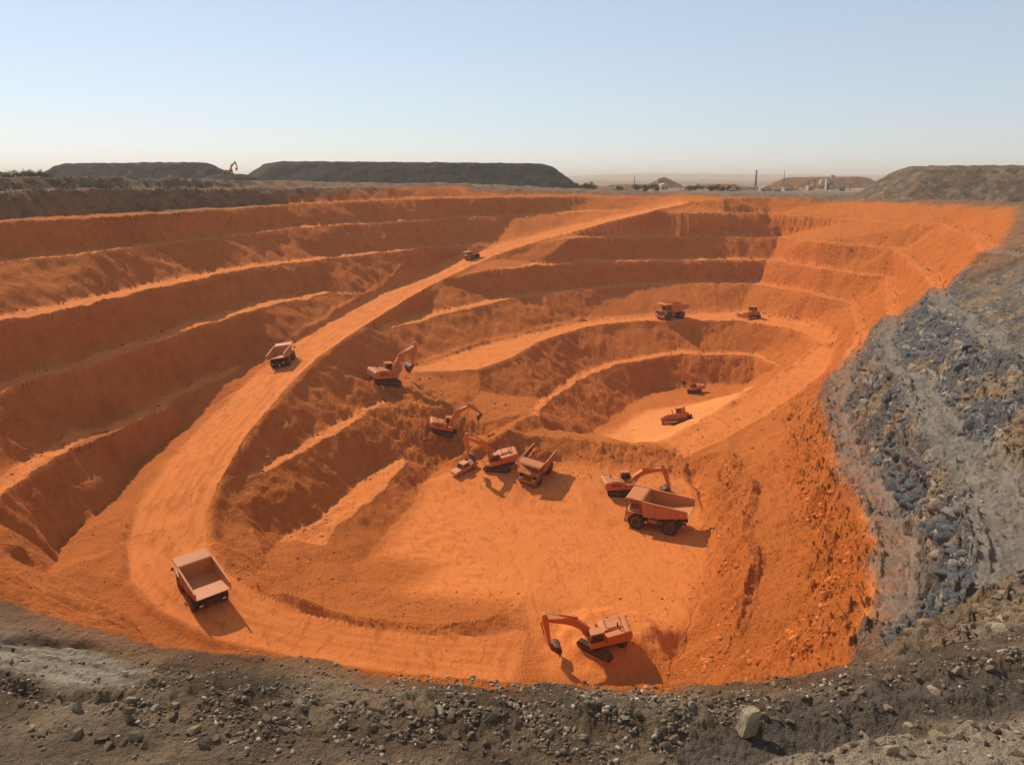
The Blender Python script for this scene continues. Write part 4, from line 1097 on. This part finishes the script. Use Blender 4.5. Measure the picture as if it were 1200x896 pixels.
for px, py, s, lab, pale, zs in (
  
  (895,842,.17,'dark boulder just behind the large upright tan boulder','',1.1),
  (1098,866,.20,'rounded tan boulder on the pale ridge at the bottom right','p',1.0),
  (1064,852,.13,'tan stone at the left end of the pale bottom right ridge','p',.9),
  (1013,862,.12,'flat tan stone in the dark lane near the bottom right','p',.7),
  (352,826,.20,'dark round boulder topping the rubble bank below the road bend','',1.1),
  (455,800,.11,'small pale stone alone on the grey lane under the orange edge','p',.9),
  (228,858,.19,'flat topped brown boulder in the rubble at the lower left','p',.75),
  (238,872,.15,'brown boulder just below the flat topped one at the lower left','',1.0),
  (168,876,.15,'dark round stone low in the rubble at the lower left','',1.0),
  (332,858,.20,'round grey boulder heading a small cluster low in the rubble bank','',1.0),
  (532,834,.085,'bright white stone in the middle of the rubble bank','p',.7),
  (484,847,.075,'bright white stone left of the middle of the rubble bank','p',.8),
  (92,830,.17,'dark boulder at the left foot of the pale rock slab','',1.1),
  (140,812,.15,'dark stone lying on the lower edge of the pale rock slab','',.8),
  (182,832,.13,'rounded brown stone right of the pale rock slab','p',.9),
  (927,846,.12,'tan stone among the rubble right of the upright boulder','p',.9),
  (1040,830,.12,'pale stone at the edge of the dark lane on the right','p',.9)):
    x, y = near(px, py); boulder(random.choice(ROCKSP if pale else ROCKS), x, y, s, lab, None, .25, zs, (random.uniform(-.15,.15), random.uniform(-.15,.15), random.uniform(0,6.28)))
bm = bmesh.new(); bmesh.ops.create_cube(bm, size=1.0); bmesh.ops.bevel(bm, geom=list(bm.edges), offset=.14, segments=1, affect='EDGES')
bmesh.ops.subdivide_edges(bm, edges=list(bm.edges), cuts=3, use_grid_fill=True)
for v in bm.verts:
    n = fbm(np.array([v.co.x*2.2]), np.array([v.co.y*2.2]), np.array([v.co.z*2.2+4]), 3)[0]
    v.co *= 1+.16*n; v.co.x *= .62-.10*v.co.z; v.co.y *= .5-.06*v.co.z
me = bpy.data.meshes.new('boulder'); bm.to_mesh(me); bm.free(); me.materials.append(M_ROCKP)
x, y = near(876, 858); o = bpy.data.objects.new('boulder', me); COL.objects.link(o); o.location = (x, y, gz(x, y)+.24); o.scale = (.56,.56,.62); o.rotation_euler = (.12, .14, .5)
tag(o, 'large upright tan boulder with a dark shadow in the near rubble bank', 'boulder')
CL = [('rough brown stone in the rubble bank below the pale rock slab', 'stones in the left rubble bank', (0,290), (812,880), 62),
      ('rough brown stone in the rubble bank below the road bend', 'stones in the rubble bank under the road bend', (290,520), (818,880), 62),
      ('rough brown stone in the thick rubble at the bottom middle', 'stones at the bottom middle', (520,800), (818,892), 70),
      ('rough brown stone in the dark rubble bank around the upright boulder', 'stones around the upright boulder', (800,1010), (806,850), 40),
      ('rough stone on the right rubble bank above the dark lane', 'stones on the right rubble bank', (1010,1200), (765,815), 34),
      ('rough tan stone on the pale ridge in the bottom right corner', 'stones on the bottom right ridge', (960,1200), (850,893), 28)]
for lab, grp, xr, yr, n in CL:
    for k in range(n):
        px = random.uniform(*xr); t = random.betavariate(1.6, 2.0); py = yr[0]+(yr[1]-yr[0])*t
        if grp.endswith('left rubble bank') and py < 806+.09*px: py += 14
        x, y = near(px, py); s = .045 + .135*random.random()**2.6
        boulder(random.choice(ROCKS if random.random() < .84 else ROCKSP), x, y, s, lab, grp, .35, random.uniform(.7,1.15))

def PALE_SD(x, y): return poly_sd(np.array([x], np.float32), np.array([y], np.float32), PALE, 12)[0]
def scatter(name, mat, pts, sub=1, protos=7, slab=False):
    """many small stones nobody could count: one mesh"""
    base = []
    for i in range(protos):
        me = rock_mesh(100+i, sub); v = np.zeros(len(me.vertices)*3, np.float32); me.vertices.foreach_get('co', v)
        f = np.array([tuple(p.vertices) for p in me.polygons], np.int32); base.append((v.reshape(-1,3), f)); bpy.data.meshes.remove(me)
    V, F = [], []; off = 0
    for x, y, z, s in pts:
        v, f = base[random.randrange(protos)]
        a, b = random.uniform(0,6.28), random.uniform(-.7,.7)
        R_ = np.array(Matrix.Rotation(a,3,'Z') @ Matrix.Rotation(b,3,'X'), np.float32)
        if slab:      # slabs that share the dip of the rock
            R_ = np.array(Matrix.Rotation(random.gauss(.5,.35),3,'Z') @ Matrix.Rotation(random.gauss(-.55,.25),3,'Y') @ Matrix.Rotation(random.gauss(.2,.3),3,'X'), np.float32)
            V.append((v*np.array([s*random.uniform(.4,.8), s*random.uniform(1.0,1.9), s*random.uniform(.7,1.5)], np.float32)) @ R_.T + np.array([x,y,z], np.float32)); F.append(f+off); off += len(v); continue
        V.append((v*np.array([s*random.uniform(.8,1.25), s*random.uniform(.8,1.2), s*random.uniform(.6,1.1)], np.float32)) @ R_.T + np.array([x,y,z], np.float32)); F.append(f+off); off += len(v)
    V = np.concatenate(V); F = np.concatenate(F)
    me = bpy.data.meshes.new(name); me.vertices.add(len(V)); me.vertices.foreach_set('co', V.ravel())
    me.loops.add(F.size); me.loops.foreach_set('vertex_index', F.ravel()); me.polygons.add(len(F)); me.polygons.foreach_set('loop_start', np.arange(0, F.size, 3, dtype=np.int32))
    me.update(calc_edges=True); me.materials.append(mat)
    o = bpy.data.objects.new(name, me); COL.objects.link(o); return tag(o, kind='stuff')
M_GRAVEL = NT_('gravel'); _v = M_GRAVEL.coord(); _g = M_GRAVEL.new('ShaderNodeNewGeometry')
M_GRAVEL = M_GRAVEL.out(M_GRAVEL.mix(M_GRAVEL.ramp(_g.outputs['Random Per Island'], .82, 1.0), M_GRAVEL.mix(_g.outputs['Random Per Island'], (.11,.075,.048), (.28,.20,.13)), (.50,.39,.27)), .95, M_GRAVEL.bump(M_GRAVEL.noise(14, 4, .7, _v), .04, .8), .08)
M_OGRAVEL = NT_('ore_gravel'); _g = M_OGRAVEL.new('ShaderNodeNewGeometry')
M_OGRAVEL = M_OGRAVEL.out(M_OGRAVEL.mix(_g.outputs['Random Per Island'], (.36,.075,.011), (.66,.20,.05)), .95, None, .05)
pts = []
for k in range(34000):
    if random.random() < .72:
        i = random.randrange(len(NEARBERM)-1); t = random.random(); a, b = NEARBERM[i], NEARBERM[i+1]
        x = a[0]+(b[0]-a[0])*t; y = a[1]+(b[1]-a[1])*t; g = random.gauss(0, 1.0); l = math.hypot(x, y); x += x/l*g; y += y/l*g
    else:
        r = random.uniform(9.5, 20); a = random.uniform(-.68,.68); x, y = r*math.sin(a), r*math.cos(a)
    s = .010+.085*random.random()**3.6
    if fbm(np.array([x/.7]), np.array([y/.7]), np.array([3.0]), 3)[0] < .0: continue
    if line_d(np.array([x]), np.array([y]), LANE, 8)[0] < .75 and random.random() < .93: continue
    if PALE_SD(x, y) > -.05 and random.random() < .9: continue
    pts.append((x, y, gz(x, y)+s*.2, s))
for k in range(0):          # pale ridge at the lower right
    r = random.gauss(9.7, .8); a = random.uniform(.22,.66); x, y = r*math.sin(a), r*math.cos(a); s = .012+.05*random.random()**3; pts.append((x, y, gz(x, y)+s*.2, s))
scatter('rubble', M_GRAVEL, pts)
n = 5200
PX = rng.uniform(985, 1215, n); PY_ = rng.uniform(300, 760, n); X, Y, Z, Dd = hits(PX, PY_)
keep = (fbm(X/9, Y/9, X*0+2.0, 3) > .02) & (poly_sd(X.astype(np.float32), Y.astype(np.float32), BOUND) < -.3)
S = Dd*(.0006+.0024*rng.random(n)**5)
scatter('scree', M_GRAVEL, [(X[k], Y[k], Z[k], S[k]) for k in np.nonzero(keep)[0]])
# broken rock standing out of the grey faces
M_CRAG = NT_('wall_rock'); _v = M_CRAG.coord(); _g = M_CRAG.new('ShaderNodeNewGeometry')
_c = M_CRAG.mix(M_CRAG.ramp(M_CRAG.noise(.075, 6, .62, _v, 1.2), .47, .60), (.120,.119,.118), (.30,.198,.112))
_c = M_CRAG.mix(M_CRAG.ramp(_g.outputs['Random Per Island'], .7, 1.0, 0, .7), _c, (.50,.40,.29)); _f = M_CRAG.noise(2.2, 6, .7, _v)
_c = M_CRAG.mix(M_CRAG.ramp(_f, .55, .75, 0, .7), _c, (.055,.046,.04))
M_CRAG = M_CRAG.out(_c, .95, M_CRAG.bump(_f, .5, .9), .08)
n = 5200; PX = rng.uniform(985, 1215, n); PY_ = rng.uniform(290, 745, n); X, Y, Z, Dd = hits(PX, PY_)
_zs, _ss = raster(X.astype(np.float32), Y.astype(np.float32))
keep = (_ss > .75) & (fbm(X/7, Y/7, Z/7, 3) > -.08) & (poly_sd(X.astype(np.float32), Y.astype(np.float32), BOUND) < -1.0)
S = (.28 + 1.15*rng.random(n)**2.4)*np.clip(Dd/95, .25, 1)
scatter('broken_rock', M_CRAG, [(X[k], Y[k], Z[k]-S[k]*.8, S[k]) for k in np.nonzero(keep)[0]], 2, 10, True)
opts = []
for poly, n in ((((420,440),(600,500),(570,545),(505,555)),1300),(((140,500),(300,660),(60,700),(20,640)),700),(((250,560),(330,640),(420,710),(270,650)),900),(((800,520),(960,480),(1020,740),(800,780)),1900),(((400,690),(600,690),(610,735),(400,735)),600),(((700,740),(860,690),(860,790),(720,795)),700),(((600,500),(800,520),(800,560),(600,545)),600)):
    xs_ = [p[0] for p in poly]; ys_ = [p[1] for p in poly]
    X, Y, Z, Dd = hits(rng.uniform(min(xs_), max(xs_), n), rng.uniform(min(ys_), max(ys_), n)); S = Dd*(.0006+.0022*rng.random(n)**4)
    ok = fbm(X/5, Y/5, X*0+7.0, 3) > -.05
    opts += [(X[k], Y[k], Z[k], S[k]) for k in np.nonzero(ok)[0]]
n = 5200; PX = rng.uniform(800, 1040, n); PY_ = rng.uniform(235, 790, n); X, Y, Z, Dd = hits(PX, PY_)
_zs, _ss = raster(X.astype(np.float32), Y.astype(np.float32))
keep = (_ss > .45) & (fbm(X/6, Y/6, Z/6, 3) > -.02) & (poly_sd(X.astype(np.float32), Y.astype(np.float32), BOUND) > 1.0)
S = .14 + .62*rng.random(n)**3
opts += [(X[k], Y[k], Z[k]-S[k]*.35, S[k]) for k in np.nonzero(keep)[0]]
for nm in LINES:               # blocks fallen to the foot of every face
    if not nm.endswith('_toe') or nm.startswith('t_'): continue
    ln = LINES[nm]
    for a, b in zip(ln, ln[1:]):
        l = math.dist(a[:2], b[:2]); m = int(l*1.5)
        t = rng.random(m); g = rng.normal(0, .8, m); X = a[0]+(b[0]-a[0])*t - (b[1]-a[1])/max(l,.1)*g; Y = a[1]+(b[1]-a[1])*t + (b[0]-a[0])/max(l,.1)*g
        S = .10 + .42*rng.random(m)**4; inb = poly_sd(X.astype(np.float32), Y.astype(np.float32), BOUND) > 1.0; Z = gzv(X, Y)
        opts += [(X[k], Y[k], Z[k], S[k]) for k in range(m) if inb[k]]
sdr = poly_sd(np.array([p[0] for p in opts], np.float32), np.array([p[1] for p in opts], np.float32), ROADPOLY)
scatter('ore_rubble', M_OGRAVEL, [p for p, i in zip(opts, sdr) if i < 0])

R = excavator(.2, 58, -70, -100, mat=M_ORANGE)
heap('spoil_heap', 'small dark bank on the skyline under the tiny excavator, between the two long heaps', [Q(q, Y_, 3)[:2] for q, Y_ in ((240,318),(270,312),(304,320),(306,350),(270,360),(236,350))], 2.6, M_SPOIL, z0=7.6, top=.5, gully=.6)
_q = Q(270, 336, 3); _z = 10.0
R.matrix_world = Matrix.Translation((_q[0], _q[1], _z)) @ Matrix.Rotation(-.1, 4, 'Z') @ Matrix.Diagonal((.72,.72,.72,1))
tag(R, 'tiny excavator on the skyline in the gap between two dark spoil heaps', 'excavator', 'excavators of the mine')


# ------------------------------------------------------------------ camera, sky, sun
cam = bpy.data.cameras.new('camera'); cam_o = bpy.data.objects.new('camera', cam); COL.objects.link(cam_o)
cam_o.location = (0, 0, CAM_Z); cam_o.rotation_euler = (math.pi/2 - PITCH, 0, 0)
cam.sensor_width = 36; cam.lens = FOC/1200*36; cam.clip_start = 0.2; cam.clip_end = 40000
scene.camera = cam_o
SUN_EL = math.radians(42); SUN_H = Vector((-0.67, 0.74, 0)).normalized()
sun_dir = Vector((SUN_H.x*math.cos(SUN_EL), SUN_H.y*math.cos(SUN_EL), math.sin(SUN_EL)))
sd = bpy.data.lights.new('sun', 'SUN'); so = bpy.data.objects.new('sun', sd); COL.objects.link(so)
sd.energy = 2.8; sd.angle = math.radians(0.55); sd.color = (1.0, 0.93, 0.82)
so.rotation_euler = sun_dir.to_track_quat('Z', 'Y').to_euler(); so.location = (0, 0, 120)
w = bpy.data.worlds.new('World'); scene.world = w; w.use_nodes = True
nt = w.node_tree; bg = nt.nodes['Background']
sky = nt.nodes.new('ShaderNodeTexSky'); sky.sky_type = 'NISHITA'; sky.sun_disc = False
sky.sun_elevation = SUN_EL; sky.sun_rotation = math.atan2(sun_dir.x, sun_dir.y)
sky.air_density = 1.0; sky.dust_density = 0.15; sky.ozone_density = 2.5; sky.altitude = 300
hs = nt.nodes.new('ShaderNodeHueSaturation'); hs.inputs['Saturation'].default_value = 0.78
nt.links.new(sky.outputs[0], hs.inputs['Color']); tn = nt.nodes.new('ShaderNodeMix'); tn.data_type = 'RGBA'; tn.blend_type = 'MULTIPLY'; tn.inputs[0].default_value = 1.0; tn.inputs[7].default_value = (1.0, .965, .985, 1)
fl = nt.nodes.new('ShaderNodeMix'); fl.data_type = 'RGBA'; fl.inputs[0].default_value = 0.42; fl.inputs[7].default_value = (4.6, 5.5, 6.4, 1)
nt.links.new(hs.outputs[0], tn.inputs[6]); nt.links.new(tn.outputs[2], fl.inputs[6]); nt.links.new(fl.outputs[2], bg.inputs[0]); bg.inputs[1].default_value = 0.074
vs_ = scene.view_settings; vs_.view_transform = 'Standard'; vs_.look = 'None'; vs_.exposure = 0.72; vs_.gamma = 1.0

# the dusty air between the mine and the horizon
hz = MB(); hz.box((0, 7300, 0), (31000, 15200, 130)); M_HAZE = bpy.data.materials.new('haze'); M_HAZE.use_nodes = True
_n = M_HAZE.node_tree.nodes; _n.remove(_n['Principled BSDF']); _p = _n.new('ShaderNodeVolumePrincipled')
_p.inputs['Color'].default_value = (1.0, .84, .70, 1); _p.inputs['Density'].default_value = 0.00021; _p.inputs['Anisotropy'].default_value = 0.2
M_HAZE.node_tree.links.new(_p.outputs[0], _n['Material Output'].inputs['Volume'])
tag(hz.build('haze', M_HAZE), kind='stuff')
